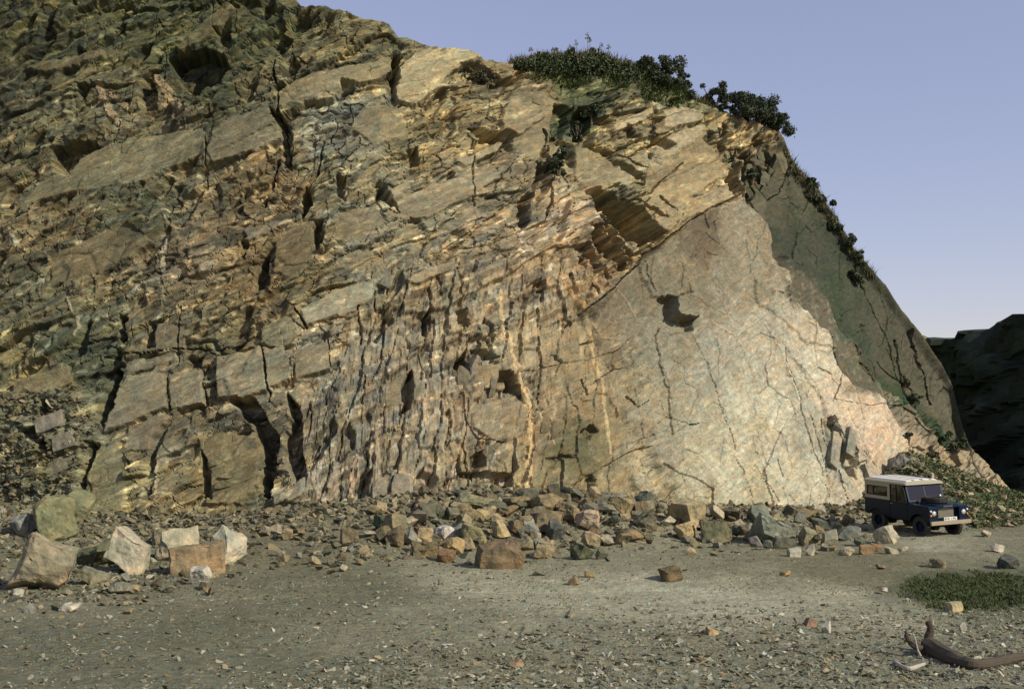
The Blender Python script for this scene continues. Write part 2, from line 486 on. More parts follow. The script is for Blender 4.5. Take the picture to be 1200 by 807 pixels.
RX = 1.5 * noise(X * 4.5, Z * 4.5, 161) + 0.35 * noise(X * 9, Z * 9, 162)
RZ = 1.5 * noise(X * 4.5, Z * 4.5, 163) + 0.35 * noise(X * 9, Z * 9, 164)
BEDS = [  # outline, forward by, colour
    ([(780, 166), (823, 143), (829, 158), (790, 185), (768, 205), (758, 192)], 0.30, (0.35, 0.31, 0.20)),
    ([(760, 198), (822, 158), (843, 182), (793, 224), (757, 238), (750, 220)], 0.16, (0.28, 0.215, 0.12)),
    ([(787, 231), (843, 190), (851, 204), (793, 242)], 0.26, (0.36, 0.26, 0.13)),
    ([(760, 246), (800, 236), (838, 222), (866, 214), (870, 228), (838, 240), (800, 260), (775, 280), (752, 270)], 0.34, (0.36, 0.29, 0.175)),
    ([(640, 172), (668, 168), (690, 176), (676, 206), (650, 204)], 0.10, (0.24, 0.20, 0.12)),
    ([(600, 110), (640, 104), (652, 116), (646, 160), (630, 190), (600, 168), (590, 140)], 0.12, (0.25, 0.205, 0.12)),
    ([(430, 118), (470, 126), (478, 160), (440, 170), (410, 150)], 0.14, (0.24, 0.205, 0.12)),
    ([(470, 232), (560, 196), (590, 200), (560, 226), (500, 256), (466, 256)], 0.14, (0.23, 0.20, 0.135)),
    ([(396, 250), (440, 240), (452, 262), (420, 286), (392, 282)], 0.16, (0.20, 0.165, 0.10)),
    ([(326, 276), (372, 262), (376, 300), (350, 330), (322, 320)], 0.20, (0.22, 0.165, 0.085)),
    ([(176, 378), (220, 382), (216, 414), (166, 416)], 0.24, (0.21, 0.18, 0.12)),
    ([(60, 300), (150, 262), (180, 282), (120, 320), (60, 336)], 0.10, (0.15, 0.125, 0.07)),
    ([(18, 252), (45, 213), (80, 196), (113, 176), (175, 160), (238, 153), (246, 166), (235, 182), (168, 212), (88, 226), (50, 234)], 0.34, (0.22, 0.20, 0.115)),
    ([(252, 158), (275, 140), (305, 131), (312, 124), (322, 132), (330, 146), (345, 158), (300, 178), (250, 192), (242, 178)], 0.36, (0.25, 0.22, 0.145)),
    ([(326, 108), (345, 98), (368, 86), (398, 80), (432, 74), (458, 66), (462, 84), (440, 96), (402, 104), (392, 116), (356, 122), (328, 130)], 0.42, (0.29, 0.24, 0.13)),
    ([(205, 55), (232, 36), (252, 20), (276, 8), (284, 14), (262, 34), (236, 52), (212, 62)], 0.30, (0.17, 0.155, 0.085)),
    ([(28, 80), (52, 71), (96, 62), (118, 57), (122, 66), (86, 76), (54, 84)], 0.32, (0.21, 0.19, 0.11)),
    ([(18, 444), (45, 440), (84, 429), (89, 452), (50, 463), (16, 472)], 0.40, (0.30, 0.25, 0.13)),
    ([(150, 441), (193, 438), (196, 478), (162, 492), (124, 506), (134, 470)], 0.34, (0.31, 0.285, 0.20)),
    ([(198, 440), (236, 432), (239, 472), (200, 480)], 0.30, (0.29, 0.27, 0.19)),
    ([(146, 424), (206, 413), (207, 424), (150, 438)], 0.22, (0.25, 0.23, 0.17)),
    ([(253, 420), (282, 412), (305, 404), (343, 412), (341, 446), (300, 462), (254, 468)], 0.38, (0.29, 0.27, 0.185)),
    ([(306, 386), (340, 371), (348, 380), (354, 396), (332, 408), (308, 404)], 0.32, (0.27, 0.25, 0.16)),
    ([(346, 410), (384, 400), (388, 432), (346, 446)], 0.30, (0.27, 0.235, 0.15)),
    ([(352, 364), (384, 346), (424, 331), (434, 334), (437, 352), (398, 370), (360, 384)], 0.42, (0.34, 0.34, 0.255)),
    ([(476, 326), (498, 314), (528, 307), (540, 312), (512, 324), (486, 334)], 0.34, (0.30, 0.25, 0.17)),
    ([(286, 272), (318, 260), (334, 262), (310, 276), (292, 284)], 0.26, (0.27, 0.25, 0.19)),
    ([(455, 225), (472, 213), (481, 214), (480, 222), (461, 233)], 0.42, (0.42, 0.38, 0.25)),
    ([(535, 188), (560, 176), (588, 163), (594, 168), (582, 178), (545, 195)], 0.36, (0.34, 0.30, 0.19)),
    ([(590, 150), (618, 140), (640, 128), (640, 136), (612, 156), (598, 160)], 0.30, (0.31, 0.26, 0.16)),
    ([(468, 78), (486, 62), (502, 56), (560, 62), (556, 70), (530, 84), (512, 104), (488, 122), (466, 116), (462, 96)], 0.34, (0.44, 0.38, 0.23)),
    ([(717, 146), (740, 136), (764, 127), (768, 134), (742, 148), (720, 155)], 0.40, (0.50, 0.42, 0.28)),
    ([(764, 116), (778, 114), (783, 122), (770, 132), (762, 126)], 0.45, (0.52, 0.44, 0.30)),
    ([(776, 128), (800, 126), (814, 128), (826, 136), (822, 142), (796, 148), (778, 150)], 0.38, (0.50, 0.41, 0.28)),
    ([(768, 168), (800, 150), (826, 146), (812, 168), (782, 186), (766, 184)], 0.26, (0.36, 0.30, 0.19)),
    ([(725, 190), (756, 176), (764, 196), (738, 214), (722, 222), (712, 212)], 0.34, (0.33, 0.30, 0.20)),
    ([(735, 240), (770, 216), (812, 196), (840, 190), (846, 206), (806, 232), (772, 246), (744, 256)], 0.26, (0.35, 0.28, 0.155)),
    ([(672, 172), (700, 176), (724, 200), (716, 218), (694, 226), (672, 210)], 0.26, (0.23, 0.195, 0.11)),
    ([(446, 452), (470, 440), (500, 446), (486, 470), (452, 478)], 0.20, (0.22, 0.2, 0.14)),
    ([(558, 430), (584, 426), (604, 434), (606, 448), (588, 458), (564, 452), (556, 442)], 0.30, (0.25, 0.19, 0.105)),
    ([(550, 476), (606, 462), (618, 480), (612, 510), (582, 518), (554, 500)], 0.22, (0.26, 0.22, 0.145)),
    ([(232, 515), (262, 505), (304, 512), (308, 560), (282, 590), (240, 590), (236, 548)], 0.22, (0.225, 0.19, 0.10)),
    ([(108, 532), (140, 518), (150, 545), (146, 600), (110, 612)], 0.26, (0.24, 0.22, 0.12)),
    ([(150, 500), (196, 486), (192, 512), (170, 530), (150, 524)], 0.22, (0.25, 0.225, 0.155)),
    ([(340, 598), (370, 590), (414, 592), (412, 620), (372, 624), (336, 612)], 0.28, (0.27, 0.23, 0.16)),
    ([(458, 560), (482, 556), (486, 596), (456, 598)], 0.34, (0.28, 0.25, 0.185)),
    ([(432, 560), (456, 556), (454, 598), (432, 602)], 0.26, (0.25, 0.225, 0.16)),
    ([(890, 224), (902, 234), (900, 262), (878, 240)], 0.20, (0.19, 0.17, 0.11)),
]
RGB = None
HOLLOWS = [
    ([(196, 66), (240, 58), (262, 66), (268, 80), (262, 102), (238, 112), (218, 104), (204, 88)], 1.3),
    ([(168, 90), (178, 88), (184, 110), (182, 128), (166, 126), (162, 108)], 0.8),
    ([(58, 172), (112, 166), (118, 174), (96, 182), (82, 204), (66, 206), (60, 192)], 0.9),
    ([(90, 98), (102, 100), (100, 116), (92, 110)], 0.5), ([(252, 36), (268, 38), (270, 56), (258, 52)], 0.5),
    ([(250, 0), (330, 10), (330, 60), (300, 80), (290, 60), (320, 30)], 0.3),
    ([(767, 350), (783, 350), (784, 374), (808, 377), (806, 390), (780, 394), (769, 384)], 0.45),
    ([(690, 232), (708, 230), (724, 246), (746, 258), (762, 280), (758, 292), (738, 282), (716, 268), (700, 252)], 1.6),
    ([(688, 264), (700, 272), (722, 298), (736, 312), (728, 316), (706, 300), (692, 280)], 0.9),
    ([(700, 262), (712, 268), (734, 292), (742, 304), (734, 302), (714, 284)], 0.9),
    ([(682, 286), (690, 286), (704, 312), (700, 322), (690, 308)], 0.6),
    ([(554, 148), (582, 148), (604, 156), (604, 164), (584, 160), (562, 156)], 0.7),
    ([(270, 468), (296, 466), (304, 474), (312, 492), (326, 512), (322, 548), (314, 582), (306, 580), (306, 530), (296, 496), (282, 486)], 1.4),
    ([(336, 462), (352, 478), (354, 520), (356, 556), (346, 566), (336, 548), (332, 510), (342, 490)], 1.1),
    ([(134, 430), (144, 438), (134, 474), (122, 500), (114, 492), (124, 458)], 1.1),
    ([(106, 520), (118, 522), (104, 560), (102, 620), (96, 620), (98, 560)], 0.9),
    ([(50, 468), (58, 472), (60, 492), (52, 488)], 0.6), ([(52, 506), (66, 530), (66, 540), (54, 530)], 0.6),
    ([(136, 368), (146, 372), (148, 398), (142, 402)], 0.8), ([(176, 376), (184, 380), (180, 406), (168, 408)], 0.8),
    ([(306, 306), (314, 298), (316, 336), (302, 344), (298, 330)], 0.9), ([(284, 284), (292, 286), (288, 304), (284, 300)], 0.6),
    ([(352, 222), (360, 216), (366, 240), (356, 258), (350, 246)], 0.9), ([(370, 262), (378, 262), (380, 286), (374, 296), (368, 280)], 0.8),
    ([(586, 436), (602, 434), (610, 444), (608, 456), (592, 456), (584, 448)], 1.0),
    ([(530, 440), (536, 424), (546, 412), (550, 428), (546, 442)], 0.8), ([(556, 410), (576, 408), (584, 418), (566, 422)], 0.7),
    ([(538, 364), (546, 360), (552, 374), (548, 384), (540, 380)], 0.7), ([(470, 452), (484, 432), (480, 478), (472, 484)], 0.9),
    ([(498, 372), (504, 360), (504, 388), (498, 388)], 0.7), ([(636, 338), (642, 334), (640, 350), (634, 352)], 0.6),
    ([(612, 230), (622, 228), (618, 262), (610, 272), (606, 256)], 1.0), ([(626, 190), (640, 196), (642, 222), (630, 236), (624, 214)], 0.7),
    ([(656, 118), (676, 124), (674, 144), (660, 162), (650, 140)], 0.8), ([(682, 124), (702, 128), (700, 160), (688, 172), (676, 164)], 0.9),
    ([(684, 166), (716, 174), (720, 184), (696, 176)], 0.6), ([(658, 164), (670, 168), (672, 196), (660, 190)], 0.6),
    ([(736, 146), (746, 150), (750, 162), (738, 160)], 0.6), ([(766, 162), (776, 162), (790, 172), (780, 176), (766, 172)], 0.7),
    ([(716, 188), (738, 196), (756, 206), (752, 212), (734, 204)], 0.5),
    ([(548, 556), (554, 554), (598, 556), (590, 566), (556, 566)], 0.4), ([(586, 560), (604, 556), (602, 576), (592, 574)], 0.9),
    ([(552, 536), (566, 530), (568, 546), (556, 552)], 0.6), ([(682, 506), (692, 498), (700, 506), (690, 513)], 0.35),
    ([(642, 536), (660, 533), (676, 536), (660, 540)], 0.2), ([(690, 560), (698, 556), (700, 572), (694, 574)], 0.4),
    ([(966, 492), (974, 490), (990, 540), (998, 562), (986, 556), (974, 528)], 0.5), ([(988, 520), (998, 528), (1000, 548), (990, 546)], 0.4),
    ([(856, 196), (862, 198), (864, 226), (856, 230), (850, 210)], 0.9), ([(846, 146), (854, 154), (856, 176), (848, 174)], 0.8),
    ([(866, 176), (874, 172), (884, 200), (878, 208), (868, 200)], 0.7), ([(894, 150), (902, 168), (916, 186), (934, 200), (918, 196), (900, 182), (888, 164)], 0.9),
    ([(892, 190), (904, 196), (906, 212), (896, 208)], 0.6), ([(884, 184), (890, 186), (888, 200), (882, 196)], 0.5),
    ([(560, 160), (575, 172), (600, 170), (590, 180)], 0.0),
    ([(444, 222), (452, 218), (456, 232), (468, 250), (458, 244), (444, 234)], 0.8), ([(478, 176), (490, 172), (490, 192), (482, 196)], 0.7),
    ([(394, 204), (404, 210), (402, 232), (394, 226)], 0.6), ([(334, 80), (346, 70), (352, 80), (344, 92), (334, 90)], 0.7),
    ([(320, 130), (330, 136), (342, 160), (340, 196), (332, 190), (330, 160)], 0.7),
    ([(400, 96), (414, 100), (412, 108), (396, 110)], 0.5), ([(462, 64), (468, 66), (466, 96), (460, 104), (458, 84)], 0.7),
    ([(540, 74), (560, 72), (590, 92), (584, 100), (556, 94)], 0.4),
    ([(30, 506), (44, 504), (60, 524), (48, 520)], 0.4), ([(218, 420), (236, 418), (234, 428), (220, 430)], 0.5),
    ([(236, 530), (246, 552), (246, 584), (238, 580)], 0.5), ([(178, 520), (190, 500), (196, 496), (184, 534), (176, 580), (174, 548)], 0.4),
]
CLEFTS = [([(322, 60), (324, 100), (332, 150), (340, 190)], 3, 0.5), ([(334, 170), (318, 205), (304, 240)], 3.5, 0.5), ([(240, 160), (242, 220)], 2, 0.3),
          ([(200, 240), (192, 275)], 2.5, 0.3), ([(380, 165), (372, 200), (362, 215)], 3, 0.5), ([(345, 365), (356, 378), (362, 386)], 2, 0.4),
          ([(212, 360), (208, 425)], 1.6, 0.3), ([(236, 432), (240, 470)], 1.6, 0.35), ([(195, 440), (197, 480)], 1.6, 0.25), ([(120, 418), (205, 410), (260, 410), (304, 392)], 2.2, 0.45),
          ([(306, 404), (313, 440), (316, 470)], 2.5, 0.45), ([(420, 360), (428, 420), (426, 470)], 1.8, 0.3), ([(384, 398), (388, 432)], 2.2, 0.35),
          ([(676, 372), (720, 335), (765, 292), (800, 265), (840, 240), (868, 228)], 2.2, 0.35),
          ([(704, 246), (726, 266), (752, 292)], 4.5, 0.9), ([(698, 256), (722, 284), (742, 306)], 4, 0.8), ([(694, 268), (712, 292), (730, 314)], 4, 0.8), ([(688, 284), (700, 306), (714, 326)], 3.5, 0.6), ([(680, 300), (686, 320), (696, 346)], 3, 0.5), ([(712, 232), (740, 246), (770, 262)], 3.5, 0.6), ([(770, 232), (788, 250)], 3, 0.6), ([(668, 320), (672, 345)], 3, 0.4),
          ([(690, 166), (717, 177), (740, 190), (760, 197)], 3.0, 0.6), ([(755, 212), (748, 222), (733, 218)], 2.6, 0.5), ([(862, 170), (856, 200), (868, 232)], 3.0, 0.6), ([(872, 180), (880, 210), (884, 232)], 2.4, 0.5),
          ([(752, 300), (756, 330), (764, 350), (774, 356)], 1.6, 0.2), ([(822, 424), (860, 540), (884, 600)], 1.5, 0.16), ([(806, 390), (818, 420), (850, 500)], 1.1, 0.1),
          ([(915, 410), (940, 490), (962, 560), (968, 590)], 1.7, 0.22), ([(984, 436), (972, 472)], 2.0, 0.25), ([(948, 486), (956, 510), (966, 560)], 1.8, 0.2),
          ([(800, 330), (804, 348)], 1.4, 0.15), ([(802, 500), (812, 498)], 2.5, 0.35), ([(910, 400), (915, 412), (922, 440)], 1.2, 0.12), ([(880, 545), (908, 590)], 1.4, 0.15),
          ([(906, 540), (914, 560)], 1.8, 0.2), ([(968, 400), (970, 412), (962, 420)], 1.4, 0.15), ([(1072, 384), (1086, 420), (1100, 470)], 2.6, 0.7), ([(1056, 395), (1062, 430), (1075, 470)], 2.0, 0.35),
          ([(1058, 470), (1100, 520), (1150, 530)], 2.0, 0.3), ([(983, 360), (1004, 412), (1022, 446)], 1.5, 0.25), ([(1010, 310), (1050, 400), (1060, 440)], 1.5, 0.2),
          ([(760, 400), (790, 500), (806, 600)], 0.9, 0.08), ([(735, 420), (752, 520), (770, 600)], 0.8, 0.08), ([(700, 380), (760, 372), (800, 390)], 0.8, 0.07),
          ([(870, 270), (900, 330), (925, 420), (944, 470)], 0.8, 0.07), ([(820, 300), (850, 380), (880, 440), (900, 540)], 0.8, 0.07), ([(975, 470), (1010, 476), (1050, 474)], 1.1, 0.12),
          ([(990, 480), (1004, 520), (1024, 548)], 1.0, 0.10), ([(930, 430), (952, 452), (970, 500), (975, 520)], 0.9, 0.08), ([(880, 500), (900, 560), (930, 596)], 0.9, 0.10),
          ([(770, 470), (775, 490), (800, 500)], 1.2, 0.14), ([(940, 380), (960, 392), (975, 396)], 1.0, 0.12), ([(960, 490), (966, 520), (978, 560), (990, 590)], 1.8, 0.30),
          ([(974, 488), (986, 512), (1000, 530), (1004, 552)], 2.4, 0.40), ([(994, 548), (1012, 540), (1020, 556)], 2.0, 0.30), ([(1008, 530), (1022, 545)], 1.4, 0.2),
          ([(920, 176), (912, 200), (900, 216)], 1.6, 0.3), ([(880, 176), (884, 206), (892, 220)], 2.0, 0.4), ([(902, 180), (908, 206)], 2.0, 0.4), ([(930, 200), (920, 222), (905, 232)], 1.2, 0.2),
          ([(678, 405), (690, 402)], 1.6, 0.25), ([(680, 445), (688, 462)], 1.8, 0.25), ([(733, 465), (745, 478), (756, 470)], 1.8, 0.25),
          ([(540, 460), (548, 560)], 1.6, 0.3), ([(542, 490), (560, 512), (590, 518)], 1.6, 0.25), ([(632, 360), (634, 430), (630, 480)], 1.5, 0.25),
          ([(560, 160), (552, 200), (556, 240)], 1.5, 0.2), ([(640, 150), (646, 190), (644, 230), (636, 262)], 2.8, 0.6), ([(880, 232), (892, 250), (902, 266)], 1.6, 0.2),
          ([(855, 190), (866, 222), (870, 232)], 2.2, 0.5), ([(840, 150), (858, 190)], 2.0, 0.4), ([(800, 190), (760, 225), (740, 250)], 1.5, 0.2)]
sds = []
for pts, dep, colr in BEDS:
    sds.append(level(dep, pts))
for pts, dep in HOLLOWS:
    if dep: push(-dep * (0.75 if dep > .5 else 1), pts, soft=2.0)
push(0.55, [(684, 226), (712, 220), (752, 240), (790, 258), (772, 284), (752, 264), (722, 242), (700, 234)], 1.6)
push(0.38, [(784, 351), (800, 353), (811, 362), (811, 376), (785, 375)], 1.2)
push(0.12, [(740, 300), (765, 292), (800, 268), (812, 300), (808, 345), (784, 350), (760, 352)], 1.5)
push(0.10, [(880, 330), (912, 352), (950, 380), (975, 412), (940, 405), (905, 372), (880, 356)], 1.5)
push(-0.10, [(915, 410), (960, 470), (975, 560), (962, 590), (940, 500)], 1.5)
for pts, wpx, dep in CLEFTS:
    cleft(pts, wpx, dep)

# taper the relief at the foot, the sides and the rim
D *= sstep(-1.2, 0.2, Z) * 0.9 + 0.1
D *= sstep(0.0, 0.03, (zt[:, None] - Z) / 20) * 0.75 + 0.25

# ---------------- colour of the stone itself
TONES = [  # photo point, reach, base colour
    (60, 30, .085, .095, .055), (200, 40, .085, .10, .055), (300, 50, .10, .11, .06), (420, 40, .14, .13, .075), (130, 110, .12, .12, .075), (60, 140, .12, .125, .085),
    (240, 110, .075, .085, .05), (200, 130, .17, .15, .10), (310, 100, .13, .12, .07), (60, 260, .15, .125, .07), (120, 300, .16, .13, .075), (40, 360, .13, .12, .075),
    (60, 400, .07, .085, .055), (150, 250, .11, .11, .07), (200, 200, .19, .17, .105), (220, 300, .19, .155, .105), (270, 250, .21, .165, .10), (330, 230, .20, .15, .085),
    (290, 320, .20, .145, .075), (340, 320, .18, .145, .08), (200, 360, .17, .145, .09), (270, 370, .19, .155, .085), (110, 420, .08, .09, .06), (230, 400, .20, .165, .095),
    (400, 150, .22, .21, .165), (420, 200, .20, .18, .12), (380, 250, .18, .16, .10), (480, 160, .21, .17, .09), (520, 130, .23, .18, .095), (560, 120, .25, .20, .11),
    (600, 110, .24, .19, .11), (640, 100, .22, .17, .10), (640, 160, .20, .165, .095), (560, 220, .21, .18, .12), (500, 260, .21, .185, .125), (440, 300, .22, .19, .13),
    (600, 230, .20, .165, .11), (560, 290, .28, .225, .155), (640, 270, .36, .27, .18), (660, 250, .36, .27, .185), (680, 310, .32, .225, .13), (700, 340, .30, .21, .12),
    (640, 320, .30, .225, .15), (500, 340, .25, .205, .14), (440, 400, .24, .20, .145), (500, 400, .27, .225, .165), (560, 380, .29, .235, .165), (620, 400, .31, .25, .165),
    (660, 380, .27, .21, .13), (660, 430, .25, .195, .115), (700, 450, .25, .20, .12), (640, 480, .24, .18, .105), (520, 470, .28, .225, .165), (460, 500, .25, .205, .15),
    (400, 480, .23, .20, .15), (400, 560, .25, .215, .16), (500, 560, .27, .22, .15), (560, 560, .24, .19, .12), (620, 570, .25, .195, .11), (700, 580, .27, .22, .13),
    (680, 560, .20, .165, .09), (340, 540, .22, .19, .13), (270, 550, .19, .16, .085), (200, 520, .21, .175, .11), (200, 590, .17, .145, .085), (150, 570, .22, .19, .105),
    (130, 610, .20, .165, .085), (300, 480, .20, .175, .12), (60, 480, .15, .15, .10), (60, 560, .17, .165, .10), (60, 600, .18, .17, .105), (40, 420, .20, .17, .085),
    (700, 110, .085, .10, .05), (650, 80, .10, .11, .055), (740, 110, .15, .13, .075), (790, 120, .16, .15, .07), (690, 140, .06, .08, .045), (720, 160, .24, .19, .10),
    (760, 160, .25, .20, .115), (800, 180, .29, .23, .13), (840, 180, .29, .215, .11), (780, 230, .29, .215, .11), (720, 230, .24, .20, .115), (860, 210, .36, .28, .17),
    (880, 180, .14, .115, .07), (910, 185, .14, .12, .075), (760, 270, .33, .245, .13),
    (800, 300, .34, .27, .16), (820, 280, .26, .19, .105), (860, 270, .40, .32, .20), (890, 310, .39, .315, .20), (740, 340, .31, .255, .155), (700, 380, .29, .225, .135), (780, 340, .30, .25, .155),
    (760, 400, .33, .28, .19), (840, 350, .35, .295, .20), (820, 430, .38, .335, .245), (880, 400, .43, .37, .27), (930, 400, .50, .42, .30), (940, 450, .49, .42, .30), (880, 480, .46, .41, .29),
    (800, 500, .38, .33, .22), (740, 440, .31, .26, .165), (760, 540, .38, .33, .22), (840, 560, .44, .385, .255), (920, 560, .47, .405, .275), (980, 470, .52, .40, .28), (1010, 490, .53, .38, .26),
    (1030, 510, .50, .35, .235), (1000, 550, .44, .365, .25), (980, 540, .27, .25, .195), (950, 500, .33, .29, .21), (1040, 550, .46, .36, .25),
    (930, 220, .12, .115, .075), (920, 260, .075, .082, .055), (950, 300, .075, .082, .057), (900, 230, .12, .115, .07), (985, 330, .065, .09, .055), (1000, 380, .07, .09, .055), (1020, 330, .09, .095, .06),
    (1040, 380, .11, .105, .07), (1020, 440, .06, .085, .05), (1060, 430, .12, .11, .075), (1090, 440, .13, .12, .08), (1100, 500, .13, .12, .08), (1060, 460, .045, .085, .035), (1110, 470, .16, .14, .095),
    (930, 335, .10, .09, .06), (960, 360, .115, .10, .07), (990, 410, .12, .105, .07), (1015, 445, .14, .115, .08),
    (1070, 500, .22, .19, .135), (1080, 510, .20, .17, .12), (1100, 530, .34, .275, .185), (1070, 525, .40, .31, .21), (1150, 550, .38, .31, .21), (1180, 575, .40, .32, .215),
]
T = np.array(TONES, np.float32)
RGB = np.zeros(X.shape + (3,), np.float32)
wsum = np.zeros(X.shape, np.float32)
qx, qy = (PX + 26 * fbm(X * 0.5, Z * 0.5, 71, 4)).astype(np.float32), (PY + 22 * fbm(X * 0.5, Z * 0.5, 72, 4)).astype(np.float32)
m_sharp = (m_slab > 0.5).astype(np.float32) + 2 * (m_green > 0.5)
lab = [1.0 if poly_sd(np.array([t[0]]), np.array([t[1]]), SLAB)[0] > 0 else (2.0 if poly_sd(np.array([t[0]]), np.array([t[1]]), GREEN)[0] > 0 else 0.0) for t in TONES]
for t, lb in zip(T, lab):
    d2_ = (qx - t[0]) ** 2 + ((qy - t[1]) * 1.15) ** 2
    k_ = 1.0 / (d2_ + 60.0) ** 2.2
    k_ = k_ * np.where(np.minimum(m_sharp, 2) == lb, 1.0, 0.02)
    wsum += k_
    RGB += k_[..., None] * t[2:]
RGB /= wsum[..., None]
# block to block differences
var = 1 + kr * (0.42 * (iB - 0.5) + 0.34 * (iC - 0.5) + 0.25 * (nJ - 0.5) + 0.26 * (nI - 0.5) + 0.22 * (iA - 0.5)) + (1 - kr) * (0.10 * (sI - 0.5) + 0.08 * (sJ - 0.5))
RGB *= var[..., None]
RGB[..., 1] *= 1 + 0.03 * kr
hue = kr * (np.where(mv > 0.5, jC, iC) - 0.5)
RGB[..., 0] *= 1 + 0.16 * hue; RGB[..., 2] *= 1 - 0.24 * hue
hue2 = 0.5 * fbm(S * 0.7, W * 0.7, 81, 3)
RGB[..., 0] *= 1 + 0.10 * hue2; RGB[..., 2] *= 1 - 0.16 * hue2
s1 = fbm(fold * 5.5, (S * .87 + W * .5) * 0.55, 141, 5, 0.62)
s2_ = fbm(fold * 1.6, (S * .87 + W * .5) * 0.25, 142, 4, 0.6)
vs_ = fbm(S * 5.0, W * 0.8, 143, 5, 0.62)
RGB = RGB * (1 + kr * (1 - .7 * mv) * (0.30 * np.clip(s1, -1, 1) + 0.28 * np.clip(s2_, -1, 1)))[..., None]
RGB = RGB * (1 + kr * mv * 0.42 * np.clip(vs_, -1, 1))[..., None]
RGB[..., 0] *= 1 + 0.10 * kr * np.clip(s2_, -1, 1); RGB[..., 2] *= 1 - 0.16 * kr * np.clip(s2_, -1, 1)
crm = mv * sstep(0.45, 0.85, fbm(S * 2.6, W * 0.28, 144, 4, 0.6) + .08) * sstep(-0.2, 0.4, noise(S * .4, W * .4, 145)) * (1 - m_slab)
RGB = RGB * (1 - 0.7 * crm[..., None]) + 0.7 * crm[..., None] * np.array([.50, .39, .25])
# leaves of pale quartz and dark mica
qz = kr * (1 - mv) * sstep(0.80, 0.95, h01(hsh(np.floor(fold * 7.5 + noise(S * 1.4, W * 1.4, 33)), np.floor(S * 1.1 + 2.2 * wx), 83)))
RGB = RGB * (1 + 0.75 * qz[..., None])
dk = kr * sstep(0.84, 0.95, h01(hsh(np.floor(fold * 4.1), np.floor(S * 0.7 + 2.0 * wx), 84)))
RGB = RGB * (1 - 0.45 * dk[..., None])
sp = kr * (iD > 0.94) * (iC > 0.3)
RGB = RGB * (1 + 0.9 * sp[..., None])
# green algae on some blocks
ga = kr * sstep(0.15, 0.6, fbm(S * 0.5, W * 0.5, 85, 4)) * sstep(-0.1, 0.4, fbm(S * 2.5, W * 2.5, 86, 3))
ga *= 0.30 + 0.7 * np.clip(m_ul + area([(10, 230), (230, 190), (330, 200), (200, 330), (150, 430), (10, 440)], 30) * 0.8 + m_veg, 0, 1)
RGB = RGB * (1 - ga[..., None] * np.array([0.38, 0.24, 0.34]))
# slab: feathery pale scars, tan weathering
sw1, sw2 = S + 0.5 * noise(S * 0.5, W * 0.5, 187), W + 0.5 * noise(S * 0.5, W * 0.5, 188)
sc = m_slab * (sstep(0.1, 0.75, fbm(sw1 * 1.6 + sw2 * 0.7, sw2 * 3.6 - sw1 * 2.9, 87, 5, 0.65)) - 0.35)
sc2 = m_slab * (sstep(0.0, 0.8, fbm(sw1 * 4.6, sw2 * 1.3 + sw1 * 1.0, 187, 5, 0.65)) - 0.35)
RGB = RGB * (1 + 0.20 * sc[..., None] + 0.12 * sc2[..., None] + 0.22 * m_slab[..., None] * np.clip(fbm(sw1 * 2.2 - sw2 * 1.6, sw2 * 9 + sw1 * 9, 189, 4, .6), -1, 1)[..., None])
st = m_slab * sstep(0.1, 0.7, fbm(S * 0.6, W * 0.45, 88, 4))
RGB = RGB * (1 - st[..., None] * np.array([0.14, 0.17, 0.24]))
lines = m_slab * sstep(0.035, 0.0, np.abs(noise(S * 1.1 - W * 0.5, W * 1.1 + S * 0.3, 89))) * sstep(0, 0.5, noise(S * 0.6, W * 0.6, 90) + 0.15)
RGB = RGB * (1 + 0.35 * lines[..., None])
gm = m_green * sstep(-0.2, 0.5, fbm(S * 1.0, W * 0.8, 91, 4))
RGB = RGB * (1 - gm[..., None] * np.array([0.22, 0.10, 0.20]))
mo = np.clip(m_lich + 0.5 * m_toe, 0, 1) * (noise(S * 3.5, W * 3.5, 92) > 0.25)
RGB = RGB * (1 + 0.55 * mo[..., None] * m_lich[..., None])
for sd, (pts, dep, colr) in zip(sds, BEDS):
    k_ = (sd * 0.62)[..., None]
    grain = (1 + 0.16 * fbm(S * 2.2, W * 2.2, 93, 3) + 0.22 * (iC - 0.5) * 0.6)[..., None]
    RGB = RGB * (1 - k_) + k_ * np.array(colr, np.float32) * 0.92 * grain * (1 + 0.18 * (iB - 0.5) + 0.12 * fbm(S * 6, W * 6, 193, 3))[..., None]
def stain(pts, colr, amt=0.8, soft=4):
    global RGB
    sd = sstep(-soft, soft, poly_sd(PX + (3 + soft * .5) * wx, PY + (3 + soft * .5) * wz, pts, pad=16))
    sd = (sd * amt * (0.8 + 0.4 * noise(S * 2, W * 2, 94)))[..., None]
    RGB = RGB * (1 - sd) + sd * np.array(colr, np.float32)
def vein(pts, wpx, colr, amt=0.9):
    global RGB, D
    d = line_d(PX + 1.6 * wx, PY + 1.0 * wz, pts)
    wv = 1.3 * wpx * (0.75 + 0.5 * noise(W * 1.7, S * 0.6, 95) + 0.4 * noise(W * 6, S * 3, 96))
    k = sstep(wv + 1.0, np.maximum(wv - 0.6, 0.05), d) * amt * (0.82 + 0.3 * noise(W * 5, S * 5, 97))
    RGB = RGB * (1 - k[..., None]) + k[..., None] * np.array(colr, np.float32)
    D = D + 0.06 * k
stain([(804, 262), (834, 256), (836, 290), (828, 318), (814, 310), (806, 290)], (.20, .145, .085), 0.75)
stain([(806, 455), (832, 440), (846, 452), (840, 468), (812, 470)], (.24, .22, .16), 0.6)
stain([(655, 500), (680, 486), (700, 500), (708, 528), (690, 552), (655, 548), (640, 524)], (.075, .085, .04), 0.75, 13)
stain([(770, 352), (800, 352), (806, 372), (790, 392), (768, 386)], (.35, .33, .24), 0.5)
stain([(735, 495), (760, 478), (790, 492), (800, 540), (776, 560), (740, 556)], (.27, .22, .14), 0.5, 8)
